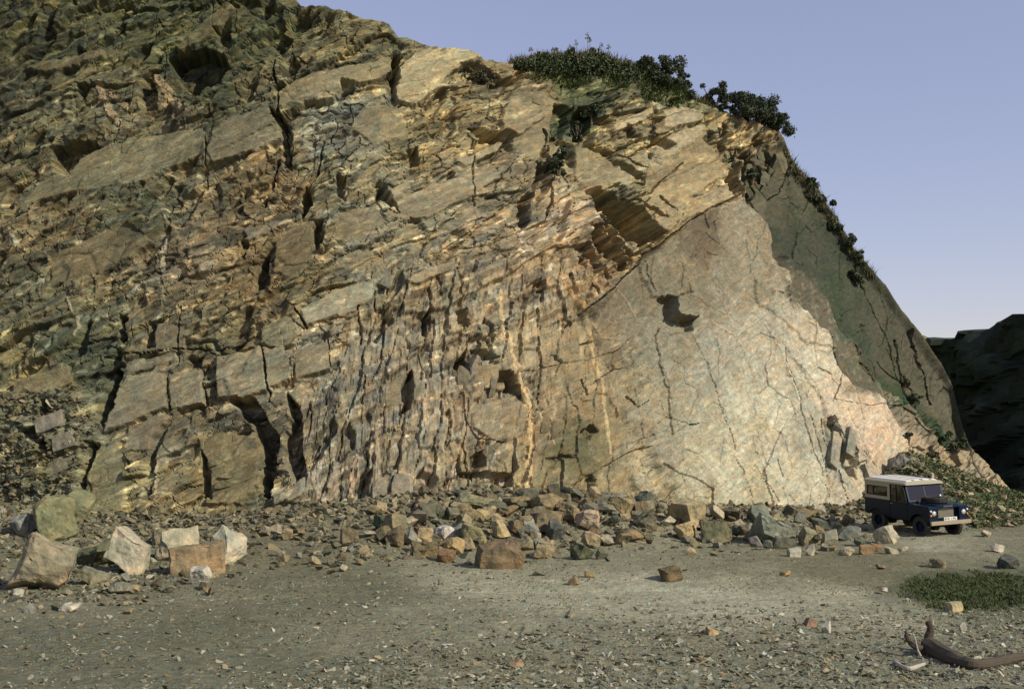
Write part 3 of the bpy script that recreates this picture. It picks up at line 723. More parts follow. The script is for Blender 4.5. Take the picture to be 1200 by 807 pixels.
stain([(846, 262), (862, 330), (850, 360), (838, 300)], (.31, .25, .15), 0.45, 7)
stain([(1062, 452), (1084, 466), (1098, 482), (1110, 500), (1128, 516), (1120, 530), (1100, 500), (1080, 484), (1060, 470)], (.035, .075, .025), 0.9, 5)
stain([(1096, 490), (1116, 508), (1124, 528), (1112, 526), (1098, 512)], (.03, .07, .022), 0.9, 4)
stain([(960, 235), (1000, 285), (1018, 308), (1008, 320), (988, 284), (960, 250)], (.035, .055, .025), 0.8, 4)
stain([(540, 180), (586, 180), (582, 190), (544, 196)], (.3, .27, .18), 0.4)
for pts, wv, cc in [([(588, 342), (590, 370), (597, 400), (606, 425), (614, 448), (620, 470), (623, 510), (621, 540), (620, 572)], 2.8, (.62, .46, .25)),
                    ([(612, 440), (626, 470), (640, 500), (650, 520)], 1.1, (.52, .40, .24)), ([(676, 360), (684, 385), (695, 420), (702, 445), (708, 485), (716, 530)], 1.9, (.58, .43, .22)),
                    ([(664, 330), (672, 352), (684, 372)], 3.0, (.42, .28, .13)),
                    ([(418, 535), (413, 570), (407, 602), (402, 618)], 3.4, (.55, .42, .29)), ([(440, 510), (441, 560), (439, 605)], 2.6, (.42, .33, .22)),
                    ([(538, 450), (542, 480), (540, 540)], 1.8, (.48, .36, .21)), ([(528, 470), (528, 510), (530, 550)], 1.5, (.46, .37, .24)), ([(516, 460), (520, 500), (518, 530)], 1.2, (.45, .36, .24)),
                    ([(632, 340), (634, 400), (632, 450)], 1.0, (.42, .33, .2)), ([(688, 382), (700, 398), (716, 400)], 1.0, (.45, .37, .24)), ([(705, 330), (728, 350), (740, 375)], 0.9, (.48, .4, .27)),
                    ([(890, 380), (914, 420), (930, 470)], 0.8, (.58, .5, .36)), ([(830, 380), (858, 396), (890, 372), (920, 352)], 0.9, (.55, .47, .33)),
                    ([(190, 300), (192, 270), (188, 316)], 2.0, (.5, .45, .33)), ([(148, 345), (165, 330), (200, 322)], 1.6, (.36, .32, .24)), ([(80, 350), (90, 380), (86, 392)], 1.8, (.45, .38, .27)),
                    ([(18, 280), (24, 292)], 2.2, (.5, .45, .34)), ([(110, 500), (100, 580)], 0.6, (.1, .1, .06)),
                    ([(180, 540), (184, 592)], 3.5, (.42, .36, .24)), ([(378, 530), (366, 560), (380, 590)], 4.0, (.38, .34, .27)), ([(396, 540), (385, 570)], 3.0, (.36, .32, .25)),
                    ([(116, 100), (128, 130), (140, 145)], 4.0, (.40, .33, .22)), ([(184, 92), (200, 112), (212, 130)], 4.5, (.38, .31, .20)), ([(130, 112), (150, 128)], 3.0, (.36, .29, .19)),
                    ([(500, 540), (504, 575)], 4, (.42, .34, .25)), ([(476, 560), (482, 580)], 4, (.5, .42, .33)), ([(533, 545), (531, 570)], 4, (.48, .40, .32)), ([(572, 550), (580, 570)], 3, (.45, .37, .3)),
                    ([(506, 405), (510, 415)], 4, (.45, .38, .3)), ([(458, 552), (480, 560)], 2, (.4, .33, .25))]:
    vein(pts, wv, cc)
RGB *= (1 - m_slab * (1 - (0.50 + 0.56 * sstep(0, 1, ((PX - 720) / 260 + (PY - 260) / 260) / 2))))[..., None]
RGB *= 1 + m_ul[..., None] * np.array([-.02, -.10, -.18])
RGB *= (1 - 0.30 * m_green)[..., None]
lum_ = RGB.mean(-1, keepdims=True)
RGB = lum_ + (RGB - lum_) * (0.86 - 0.12 * m_slab[..., None])
RGB = np.clip(RGB * 0.90 * np.where(m_slab[..., None] > .5, np.array([.97, .99, .90]), np.array([.89, .875, .78])), 0.02, 0.72)

# base normal of the face, for the direction in which relief stands out
dx = 0.05
gx = (F0(X + dx, Z) - F0(X - dx, Z)) / (2 * dx)
gz = lean(X)
nn = np.sqrt(gx * gx + 1 + gz * gz)
XX, YY, ZZ = X + D * gx / nn, Y - D / nn, Z + D * gz / nn * 0.8

# ground behind the rim
NB = 26
back = np.cumsum(np.linspace(0.12, 3.2, NB))
bx_ = np.repeat(XX[:, -1][:, None], NB, 1) + 0.15 * back[None, :]
by_ = YY[:, -1][:, None] + back[None, :]
bz_ = ZZ[:, -1][:, None] + 0.10 * np.clip(back[None, :], 0, 2.0) * noise(bx_ * 0.8, by_ * 0.8, 99) - 0.012 * back[None, :]
bz_ = np.maximum(bz_ - sstep(6, 30, back)[None, :] * np.maximum(bz_, 0) * 0.15, -1.3)
bc_ = np.zeros((NX, NB, 3)) + np.array([.085, .10, .05]) * (1 + 0.3 * noise(bx_, by_, 98))[..., None]
VX = np.concatenate([XX, bx_], 1); VY = np.concatenate([YY, by_], 1); VZ = np.concatenate([ZZ, bz_], 1)
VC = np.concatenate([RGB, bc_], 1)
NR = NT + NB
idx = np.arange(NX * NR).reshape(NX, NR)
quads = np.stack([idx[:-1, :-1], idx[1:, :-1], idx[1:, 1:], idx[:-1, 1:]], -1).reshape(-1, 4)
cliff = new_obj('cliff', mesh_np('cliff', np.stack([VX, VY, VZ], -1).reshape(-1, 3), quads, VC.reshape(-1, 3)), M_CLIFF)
tag(cliff, 'tall quarried cliff of folded brown and grey rock with a clean pale slab on the right', kind='structure')

_ix = lambda x: int(np.clip(np.searchsorted(xs, x), 1, NX - 1))
def face_at(px, py):
    """the relief-bearing surface of the cliff under a photo point: position and outward normal"""
    x, y, z = [float(v) for v in hit(px, py)]
    i = _ix(x)
    j = int(np.clip(round((z - ZB) / (zt[i] - ZB) * (NT - 1)), 2, NT - 3))
    p = Vector((XX[i, j], YY[i, j], ZZ[i, j]))
    n = Vector((float(gx[i, j]), -1.0, float(gz[i, j]))).normalized()
    return p, n
def rim_at(px):
    """a point on the skyline of the cliff"""
    py = np.interp(px, [p[0] for p in SKY], [p[1] for p in SKY])
    x, y, z = [float(v) for v in hit(px, py)]
    i = _ix(x)
    return Vector((XX[i, -1], YY[i, -1], ZZ[i, -1]))

# ------------------------------------------------------------------ ground sheet out to the horizon
gy = np.concatenate([[-1500, -600, -200, -60, -20, 0, 6], 10 * 1.0065 ** np.arange(0, 262), [62, 70, 85, 110, 150, 220, 400, 900, 2500]])
gxs = np.concatenate([[-2500, -900, -300, -120, -60, -35], np.linspace(-22, 27, 430), [32, 40, 60, 120, 300, 900, 2500]])
GX, GY = np.meshgrid(gxs, gy, indexing='ij')
near = sstep(45, 25, np.abs(GX)) * sstep(75, 62, GY) * sstep(2, 8, GY)
GZ = G(GX, np.clip(GY, 0, 62)) * near
gd = np.clip(np.hypot(GX, GY), 8, 200)
GZ = GZ + near * (0.030 * fbm(GX * 2.2, GY * 2.2, 111, 3) + 0.006 * noise(GX * 7, GY * 7, 112))
GPX, GPY = proj(GX, np.maximum(GY, 4), GZ)
GPXw, GPYw = GPX + 30 * noise(GX * 0.35, GY * 0.35, 114) + 9 * noise(GX * 2, GY * 2, 115), GPY + 7 * noise(GX * 0.5, GY * 0.35, 116) + 3 * noise(GX * 3, GY * 2, 117)
GT = [(60, 700, .19, .175, .125), (200, 690, .185, .17, .12), (60, 760, .15, .145, .105), (240, 740, .15, .145, .10), (350, 700, .17, .16, .11), (430, 690, .15, .145, .10), (400, 745, .20, .185, .135), (350, 780, .16, .155, .11),
      (560, 680, .26, .24, .18), (640, 700, .27, .25, .19), (520, 720, .21, .20, .145), (760, 690, .28, .26, .20), (860, 710, .30, .275, .215), (960, 700, .28, .255, .195), (1050, 720, .26, .24, .18),
      (700, 750, .20, .19, .14), (860, 760, .19, .18, .13), (1000, 760, .20, .19, .14), (600, 780, .19, .18, .13), (1150, 750, .19, .18, .13),
      (850, 650, .20, .185, .13), (980, 660, .18, .16, .105), (1050, 655, .17, .15, .095), (1000, 675, .17, .155, .10), (1120, 650, .20, .185, .13), (1080, 640, .28, .26, .20), (1150, 690, .06, .085, .04),
      (1100, 690, .07, .09, .045), (700, 650, .22, .20, .145), (780, 630, .22, .20, .145), (600, 620, .17, .15, .10), (500, 620, .18, .16, .11), (300, 640, .17, .15, .10), (150, 650, .17, .16, .105), (1150, 590, .08, .10, .045),
      (1090, 560, .09, .10, .05), (950, 610, .25, .23, .17), (1040, 620, .24, .22, .165)]
GRGB = np.zeros(GX.shape + (3,)); gw = np.zeros(GX.shape)
for t in GT:
    k_ = 1 / ((GPXw - t[0]) ** 2 * 0.35 + ((GPYw - t[1]) * 2.2) ** 2 + 300) ** 1.8
    gw += k_; GRGB += k_[..., None] * np.array(t[2:])
GRGB /= gw[..., None]
GRGB *= (1 + 0.5 * np.clip(GRGB.mean(-1) - .17, -.06, .15) / .17)[..., None]
GRGB *= (1 + 0.22 * noise(GX * 5, GY * 5, 118) + 0.20 * noise(GX * 13, GY * 13, 119) + 0.14 * fbm(GX * 0.9, GY * 0.9, 120, 3))[..., None]
# two faint wheel tracks that sweep across the yard
for k0 in (0.0, 1.5):
    yt = 24.5 + k0 - 0.012 * (GX - 4) ** 2 + 0.3 * noise(GX * 0.2, GX * 0, 121)
    tr = sstep(0.45, 0.1, np.abs(GY - yt)) * near * sstep(12, 6, np.abs(GX - 2))
    GZ = GZ - 0.05 * tr
    GRGB *= (1 + 0.16 * tr)[..., None]
gi = np.arange(GX.size).reshape(GX.shape)
gq = np.stack([gi[:-1, :-1], gi[1:, :-1], gi[1:, 1:], gi[:-1, 1:]], -1).reshape(-1, 4)
ground = new_obj('ground', mesh_np('ground', np.stack([GX, GY, GZ], -1).reshape(-1, 3), gq, np.clip(GRGB * np.array([.91, .95, .86]), .02, .6).reshape(-1, 3), smooth=True), M_GROUND)
tag(ground, 'grey gravel quarry floor with brown dirt and faint wheel tracks', kind='structure')

# ------------------------------------------------------------------ shaded quarry wall and lit ridge on the far right
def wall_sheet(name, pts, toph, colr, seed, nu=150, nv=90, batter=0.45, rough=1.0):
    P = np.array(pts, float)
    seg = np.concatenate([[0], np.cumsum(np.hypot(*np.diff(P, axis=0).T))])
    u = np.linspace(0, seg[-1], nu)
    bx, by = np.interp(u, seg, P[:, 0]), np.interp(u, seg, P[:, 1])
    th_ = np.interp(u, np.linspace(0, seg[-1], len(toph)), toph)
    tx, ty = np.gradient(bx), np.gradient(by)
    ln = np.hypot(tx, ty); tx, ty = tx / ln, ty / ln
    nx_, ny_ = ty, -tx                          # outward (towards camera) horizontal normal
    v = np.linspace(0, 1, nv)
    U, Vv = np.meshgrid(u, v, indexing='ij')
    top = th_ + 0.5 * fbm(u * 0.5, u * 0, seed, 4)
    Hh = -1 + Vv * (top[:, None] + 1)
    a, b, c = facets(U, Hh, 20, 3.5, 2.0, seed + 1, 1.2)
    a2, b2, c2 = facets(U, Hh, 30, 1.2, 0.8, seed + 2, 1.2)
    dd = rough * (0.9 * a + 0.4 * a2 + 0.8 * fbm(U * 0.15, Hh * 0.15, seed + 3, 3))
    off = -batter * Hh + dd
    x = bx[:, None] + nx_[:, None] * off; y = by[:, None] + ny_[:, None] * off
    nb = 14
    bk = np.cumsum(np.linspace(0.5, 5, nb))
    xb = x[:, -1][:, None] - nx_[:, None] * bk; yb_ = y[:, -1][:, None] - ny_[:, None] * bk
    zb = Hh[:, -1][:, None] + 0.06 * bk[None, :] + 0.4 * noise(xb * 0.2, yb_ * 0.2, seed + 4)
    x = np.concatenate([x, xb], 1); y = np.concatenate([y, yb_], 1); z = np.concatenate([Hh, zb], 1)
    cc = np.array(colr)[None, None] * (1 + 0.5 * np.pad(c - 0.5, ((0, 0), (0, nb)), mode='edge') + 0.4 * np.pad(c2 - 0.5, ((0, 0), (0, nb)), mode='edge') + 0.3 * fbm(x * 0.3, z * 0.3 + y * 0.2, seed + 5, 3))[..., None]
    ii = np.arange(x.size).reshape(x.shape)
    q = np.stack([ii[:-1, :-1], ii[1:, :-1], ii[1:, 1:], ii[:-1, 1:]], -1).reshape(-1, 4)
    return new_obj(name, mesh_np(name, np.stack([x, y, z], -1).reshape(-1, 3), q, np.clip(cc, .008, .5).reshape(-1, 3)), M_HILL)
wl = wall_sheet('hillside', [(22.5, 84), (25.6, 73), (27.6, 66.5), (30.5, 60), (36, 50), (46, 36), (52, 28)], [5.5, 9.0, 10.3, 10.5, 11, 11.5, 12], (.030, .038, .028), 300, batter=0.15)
tag(wl, 'steep dark overgrown quarry wall in shade at the right edge', kind='structure')
rd = wall_sheet('ridge', [(22, 106), (34, 107), (42, 108), (60, 112)], [15.5, 14.6, 12.6, 12], (.085, .09, .045), 320, nu=90, nv=50, batter=0.5)
tag(rd, 'low sunlit rocky ridge behind the right flank of the cliff', kind='structure')
# ------------------------------------------------------------------ loose rocks
from mathutils import noise as mnoise
def hull_bm(seed, w_=1.0, d_=1.0, h_=1.0, n=8, boxy=0.5, slope=0.0):
    """an angular quarry stone: a block split off along random planes, w x d x h, resting on z = 0"""
    rnd = random.Random(seed)
    bm = bmesh.new()
    full = boxy > .85
    if not full: boxy = .12 + boxy * .38
    for x in (-1, 1):
        for y in (-1, 1):
            for z in (-1, 1): bm.verts.new((x + rnd.uniform(-.25, .25) * (1 - boxy * .6), y + rnd.uniform(-.25, .25) * (1 - boxy * .6), z + rnd.uniform(-.25, .25) * (1 - boxy * .6)))
    bmesh.ops.convex_hull(bm, input=bm.verts)
    if not full:
        for ax in 'XYZ': bmesh.ops.rotate(bm, cent=(0, 0, 0), matrix=Matrix.Rotation(rnd.uniform(-.55, .55), 3, ax), verts=bm.verts)
    ncut = int(round(3 + (1 - boxy) * 9))
    for i in range(ncut):
        v = Vector((rnd.gauss(0, 1), rnd.gauss(0, 1), rnd.gauss(0.25, 1))).normalized()
        sup = max(p.co.dot(v) for p in bm.verts)
        bmesh.ops.bisect_plane(bm, geom=bm.verts[:] + bm.edges[:] + bm.faces[:], dist=1e-5, plane_co=v * sup * rnd.uniform(.52 + .25 * boxy, .90), plane_no=v, clear_outer=True)
        pts = [p.co.copy() for p in bm.verts]
        bm.clear()
        for p in pts: bm.verts.new(p)
        r_ = bmesh.ops.convex_hull(bm, input=bm.verts)
        lone = [g for g in bm.verts if not g.link_faces]
        if lone: bmesh.ops.delete(bm, geom=lone, context='VERTS')
    mn = Vector([min(v.co[i] for v in bm.verts) for i in range(3)]); mx = Vector([max(v.co[i] for v in bm.verts) for i in range(3)])
    for v in bm.verts:
        v.co = Vector((((v.co.x - mn.x) / (mx.x - mn.x) - 0.5) * w_, ((v.co.y - mn.y) / (mx.y - mn.y) - 0.5) * d_, (v.co.z - mn.z) / (mx.z - mn.z) * h_))
        if slope: v.co.z += slope * v.co.x * (v.co.z / h_)
    bmesh.ops.dissolve_limit(bm, angle_limit=0.10, verts=bm.verts, edges=bm.edges)
    return bm
def rough_bm(bm, size, seed, cuts=3, amp=0.03):
    bmesh.ops.triangulate(bm, faces=bm.faces)
    bmesh.ops.bevel(bm, geom=list(bm.edges), offset=size * 0.012, segments=1, affect='EDGES', clamp_overlap=True)
    bmesh.ops.triangulate(bm, faces=bm.faces)
    for _ in range(cuts):
        long_ = [e for e in bm.edges if e.calc_length() > size * 0.12]
        if not long_ : break
        bmesh.ops.subdivide_edges(bm, edges=long_, cuts=1)
        bmesh.ops.triangulate(bm, faces=bm.faces)
    bm.normal_update()
    o = Vector((seed * 3.7, seed * 1.3, 0))
    for v in bm.verts:
        p = v.co / size
        k = mnoise.fractal(p * 2.6 + o, 0.8, 2.0, 5) * amp * size + (mnoise.noise(p * 1.5 + o) * amp * 1.2 * size if amp > .04 else 0)
        c = mnoise.cell(p * 3.2 + o) * amp * 0.35 * size
        v.co += v.normal * (k + c)
def bm_obj(name, bm, mat, parent=None, colour=None):
    me = bpy.data.meshes.new(name)
    bm.to_mesh(me); bm.free()
    o = new_obj(name, me, mat, parent)
    if colour is not None: o.color = (*colour, 1)
    return o

# (centre px, base py, width, height, colour, boxiness, turn, label)
BOULDERS = [
    (46, 692, 78, 66, (.28, .24, .165), .35, .4, 'largest tan and grey boulder at the left edge of the quarry floor'),
    (58, 634, 44, 48, (.20, .195, .11), .3, .6, 'olive tilted rock slab leaning behind the largest tan boulder'),
    (26, 628, 32, 24, (.24, .24, .22), .4, .1, 'flat grey rock just above the largest tan boulder at the left edge'),
    (88, 613, 34, 34, (.21, .20, .115), .4, .9, 'rounded olive rock against the cliff foot behind the left boulders'),
    (112, 664, 58, 29, (.145, .15, .085), .4, .2, 'low dark olive slab between the tan boulder and the white one'),
    (149, 673, 50, 55, (.42, .37, .28), .8, .7, 'tall white and tan boulder left of three pale ones'),
    (203, 657, 47, 38, (.43, .37, .26), .35, 1.3, 'rounded white and tan boulder in the middle of the pale row'),
    (226, 673, 62, 33, (.27, .20, .12), .95, .62, 'rust brown square block lying in front of the pale boulders'),
    (265, 660, 49, 44, (.44, .40, .31), .4, 2.1, 'grey white boulder at the right end of the pale row'),
    (235, 686, 23, 22, (.44, .41, .35), .6, .3, 'small white block in front of the rust brown square block'),
    (107, 686, 40, 19, (.19, .18, .125), .6, .5, 'flat grey olive slab in front of the low dark slab'),
    (139, 697, 30, 13, (.20, .19, .15), .6, .2, 'thin grey plate of rock below the tall white and tan boulder'),
    (82, 717, 24, 11, (.46, .43, .36), .5, .4, 'white wedge shaped stone on gravel below the left boulders'),
    (19, 700, 12, 10, (.42, .40, .33), .4, .4, 'small pale stone at the bottom left of the tan boulder'),
    (184, 640, 20, 20, (.22, .19, .13), .4, .4, 'small grey brown rock between the two leftmost pale boulders'),
    (583, 666, 50, 28, (.18, .135, .085), .9, .35, 'large brown block at the front of the rubble heap'),
    (557, 642, 33, 25, (.24, .21, .115), .7, .9, 'olive tan block above the large brown block in the heap'),
    (586, 632, 21, 18, (.46, .37, .21), .4, .3, 'cream rounded stone in the middle of the rubble heap'),
    (531, 650, 24, 20, (.37, .27, .14), .6, 1.0, 'golden tan tilted block left of the large brown block'),
    (498, 638, 21, 18, (.33, .25, .14), .6, .8, 'golden tan block in the left part of the rubble heap'),
    (520, 631, 24, 11, (.50, .48, .45), .7, .2, 'flat white grey stone in the middle of the rubble heap'),
    (522, 660, 22, 17, (.20, .13, .075), .7, .5, 'reddish brown block low in the heap beside the golden block'),
    (565, 600, 46, 15, (.24, .22, .13), .7, -.3, 'long olive slab lying across the top of the rubble heap'),
    (449, 622, 19, 17, (.075, .10, .06), .4, .4, 'dark green angular rock at the left end of the heap'),
    (640, 606, 38, 22, (.23, .18, .10), .8, .4, 'wide brown block with pale top high in the heap'),
    (640, 626, 32, 22, (.22, .17, .105), .5, .8, 'brown grey rock under the wide pale topped block'),
    (638, 655, 30, 21, (.30, .24, .15), .6, 1.1, 'tan block at the heap front right of the large brown block'),
    (615, 646, 24, 16, (.23, .20, .125), .6, .2, 'olive brown tilted plate right of the large brown block'),
    (610, 626, 22, 17, (.19, .15, .09), .5, .6, 'brown block right of the cream rounded stone'),
    (652, 634, 22, 22, (.10, .105, .09), .5, .9, 'dark grey rock near the middle of the heap'),
    (669, 614, 24, 23, (.30, .24, .145), .6, 1.2, 'tan upright slab in the right part of the heap'),
    (689, 622, 24, 21, (.42, .32, .24), .4, .3, 'pinkish white stone at the right part of the heap'),
    (683, 657, 26, 20, (.10, .11, .065), .8, .5, 'dark olive cubic block at the heap front right'),
    (706, 656, 17, 15, (.13, .13, .085), .8, .9, 'smaller dark block beside the dark olive cubic one'),
    (427, 652, 14, 12, (.33, .26, .16), .5, .2, 'small tan stone at the left front of the heap'),
    (409, 641, 20, 22, (.20, .16, .10), .5, .2, 'brown rock at the left end of the rubble heap'),
    (463, 642, 24, 22, (.17, .13, .08), .5, .4, 'dark brown block left of the golden tan block'),
    (479, 640, 20, 22, (.26, .24, .20), .6, 1.4, 'grey upright slab between brown blocks in the heap'),
    (497, 652, 30, 14, (.16, .135, .075), .7, .1, 'low brown green slab at the left front of the heap'),
    (563, 612, 13, 13, (.44, .35, .19), .5, .5, 'small cream block under the long olive slab'),
    (542, 606, 22, 14, (.27, .22, .13), .5, .5, 'tan block at the left tip of the long olive slab'),
    (495, 600, 22, 12, (.26, .22, .13), .6, .2, 'pale tan flat rock at the cliff foot above the heap'),
    (808, 620, 40, 30, (.33, .27, .165), .7, 1.0, 'big wedge shaped block with cream right side at the slab foot'),
    (803, 634, 20, 20, (.48, .36, .19), .5, 1.1, 'bright cream pointed stone in front of the big wedge block'),
    (838, 637, 30, 25, (.14, .135, .08), .6, .4, 'dark olive block right of the bright cream pointed stone'),
    (858, 612, 26, 15, (.12, .105, .07), .6, .2, 'dark low rock against the foot of the pale slab'),
    (893, 617, 26, 24, (.17, .18, .14), .7, .9, 'dark grey green block touching the foot of the pale slab'),
    (903, 638, 40, 28, (.22, .23, .18), .8, .75, 'largest grey green block in the rubble below the pale slab'),
    (929, 632, 22, 20, (.22, .20, .155), .6, .3, 'grey block right of the largest grey green block'),
    (950, 640, 28, 24, (.23, .21, .135), .7, 1.2, 'tan green block in the right half of the rubble line'),
    (887, 642, 14, 14, (.24, .21, .20), .7, .2, 'small purplish grey cube below the grey green blocks'),
    (922, 644, 34, 15, (.11, .115, .08), .6, .3, 'low dark slab below the grey and tan green blocks'),
    (931, 653, 14, 10, (.42, .40, .33), .9, .4, 'small pale cube lying on the gravel edge'),
    (949, 652, 13, 14, (.40, .36, .28), .5, .4, 'pale pointed stone beside the small pale cube'),
    (972, 640, 18, 18, (.28, .26, .20), .6, .7, 'grey tan block left of the parked car'),
    (994, 652, 20, 10, (.40, .35, .25), .8, .2, 'pale flat block between the rubble and the car'),
    (1016, 650, 18, 11, (.30, .20, .11), .6, .2, 'orange brown flat stone left below the car'),
    (1041, 638, 22, 20, (.40, .36, .28), .5, .8, 'pale grey wedge stone in front of the rear wheel'),
    (1028, 646, 16, 9, (.32, .21, .11), .6, .2, 'rusty flat stone near the rear wheel of the car'),
    (1046, 650, 18, 8, (.38, .34, .26), .6, .2, 'pale flat stone in front of the pale grey wedge'),
    (995, 634, 28, 16, (.17, .18, .15), .5, .2, 'dark grey rock in the rubble left of the car'),
    (785, 680, 29, 15, (.135, .105, .06), .15, .3, 'dark brown domed stone alone on the open gravel'),
    (673, 686, 15, 10, (.25, .18, .105), .5, .4, 'small brown stone on open gravel below the heap'),
    (692, 678, 13, 9, (.42, .33, .18), .4, .4, 'small cream stone on open gravel below the heap'),
    (728, 607, 28, 21, (.26, .20, .11), .5, .4, 'tan rock at the foot of the shattered rock left of the slab'),
    (753, 604, 24, 26, (.12, .125, .10), .6, 1.2, 'dark grey block against the left foot of the pale slab'),
    (757, 624, 28, 20, (.13, .12, .085), .5, .3, 'dark brown rock right of the rubble heap'),
    (738, 636, 26, 13, (.20, .155, .095), .6, .2, 'low brown slab at the gravel edge right of the heap'),
    (809, 652, 13, 10, (.42, .32, .18), .5, .2, 'small cream stone on gravel below the bright pointed stone'),
    (1099, 666, 22, 12, (.20, .175, .11), .4, -.3, 'grey brown stone on the dirt in front of the car'),
    (1172, 648, 18, 11, (.48, .42, .36), .4, .3, 'pale white stone on the dirt right of the car'),
    (1186, 668, 24, 19, (.10, .105, .09), .7, .3, 'dark angular rock at the right edge below the car'),
    (1120, 718, 15, 12, (.46, .38, .23), .9, .5, 'pale square block at the lower edge of the grass patch'),
    (1034, 668, 12, 6, (.22, .17, .11), .5, .3, 'small flat brown stone on the dirt track'),
    (921, 676, 14, 6, (.34, .23, .12), .5, .3, 'flat orange brown stone on the dirt track'),
    (1036, 694, 9, 5, (.45, .40, .33), .5, .3, 'tiny pale stone on dirt left of the grass patch'),
    (970, 743, 11, 15, (.52, .49, .42), .5, .9, 'upright white stone among the foreground gravel'),
    (835, 745, 13, 8, (.38, .28, .16), .5, .4, 'small orange tan stone in the foreground gravel'),
    (605, 782, 19, 8, (.32, .22, .14), .5, .4, 'reddish flat stone at the bottom centre of the foreground'),
    (950, 735, 14, 11, (.26, .17, .12), .6, .4, 'reddish brown stone left of the upright white stone'),
    (1131, 742, 9, 12, (.42, .40, .33), .6, .4, 'small pale upright stone above the fallen branch'),
    (560, 640, 10, 8, (.20, .16, .10), .5, .4, 'small brown stone wedged between the heap blocks'),
]
for i, (px, py, wp, hp, c, boxy, turn, label) in enumerate(BOULDERS):
    x, y, k = ground_hit(px, py - 1)
    m = k / FPX * (1.12 if wp < 45 and 640 > py > 595 else 1.0)
    w_, h_ = wp * m * 1.04, hp * m * 1.15
    bm = hull_bm((900 if i else 1620) + i, w_, w_ * random.uniform(0.75, 1.0), h_ * 1.0, n=random.Random(i).randint(12, 20) if boxy < .85 else 26, boxy=boxy, slope=random.Random(i + 50).uniform(-.35, .35) if boxy < .85 else 0.12)
    bmesh.ops.rotate(bm, cent=(0, 0, 0), matrix=Matrix.Rotation(turn * 0.5, 3, 'Z'), verts=bm.verts)
    if wp > 18: rough_bm(bm, max(w_, h_), i, cuts=4 if wp > 40 else 3, amp=0.05)
    o = bm_obj('boulder' if wp > 22 else 'rock', bm, M_ROCK, colour=(c[0] * .84, c[1] * .83, c[2] * .76))
    o.location = (x, y + w_ * 0.25, float(G(x, y + w_ * 0.25)) - h_ * 0.16)
    o.rotation_euler = (random.Random(i).uniform(-.12, .12), random.Random(i + 9).uniform(-.15, .15), 0)
    tag(o, label, 'boulder' if wp > 22 else 'rock')

STONE_MESHES = []
for i in range(26):
    rnd = random.Random(400 + i)
    bm = hull_bm(400 + i, 1, rnd.uniform(.6, .95), rnd.uniform(.35, .75), n=rnd.randint(10, 15), boxy=rnd.uniform(.3, .9))
    if i < 14: rough_bm(bm, 1.0, i, cuts=2, amp=0.03)
    me = bpy.data.meshes.new('rock')
    bm.to_mesh(me); bm.free(); me.materials.append(M_ROCK)
    STONE_MESHES.append(me)
PALE = [(.24, .20, .12), (.20, .155, .09), (.165, .14, .085), (.28, .23, .14), (.13, .125, .085), (.32, .25, .15), (.20, .19, .145), (.15, .11, .065), (.36, .31, .22), (.11, .115, .085), (.22, .22, .18)]
FIELDS = [  # area in the photo, count, size in px, label, group
    ([(420, 590), (520, 575), (620, 580), (720, 585), (760, 600), (745, 640), (650, 650), (560, 655), (430, 640)], 124, (10, 27), 'small angular stone in the rubble heap under the central cliff', 'loose stones of the central rubble heap'),
    ([(770, 606), (870, 602), (960, 606), (1008, 612), (1020, 640), (960, 655), (860, 642), (770, 640)], 62, (9, 23), 'small angular stone in the rubble line below the pale slab', 'loose stones below the pale slab'),
    ([(290, 622), (400, 628), (440, 650), (400, 675), (300, 665), (286, 640)], 34, (7, 16), 'small grey brown stone at the cliff foot between boulders and heap', 'stones left of the rubble heap'),
    ([(20, 690), (290, 668), (300, 690), (200, 715), (20, 735)], 32, (7, 17), 'small stone scattered in front of the pale left boulders', 'stones in front of the left boulders')]
def in_poly(x, y, pts):
    ins = False
    for i in range(len(pts)):
        ax, ay = pts[i - 1]; bx, by = pts[i]
        if (ay > y) != (by > y) and x < (bx - ax) * (y - ay) / (by - ay) + ax: ins = not ins
    return ins
rr = random.Random(99)
USED, TWICE = set(), set()
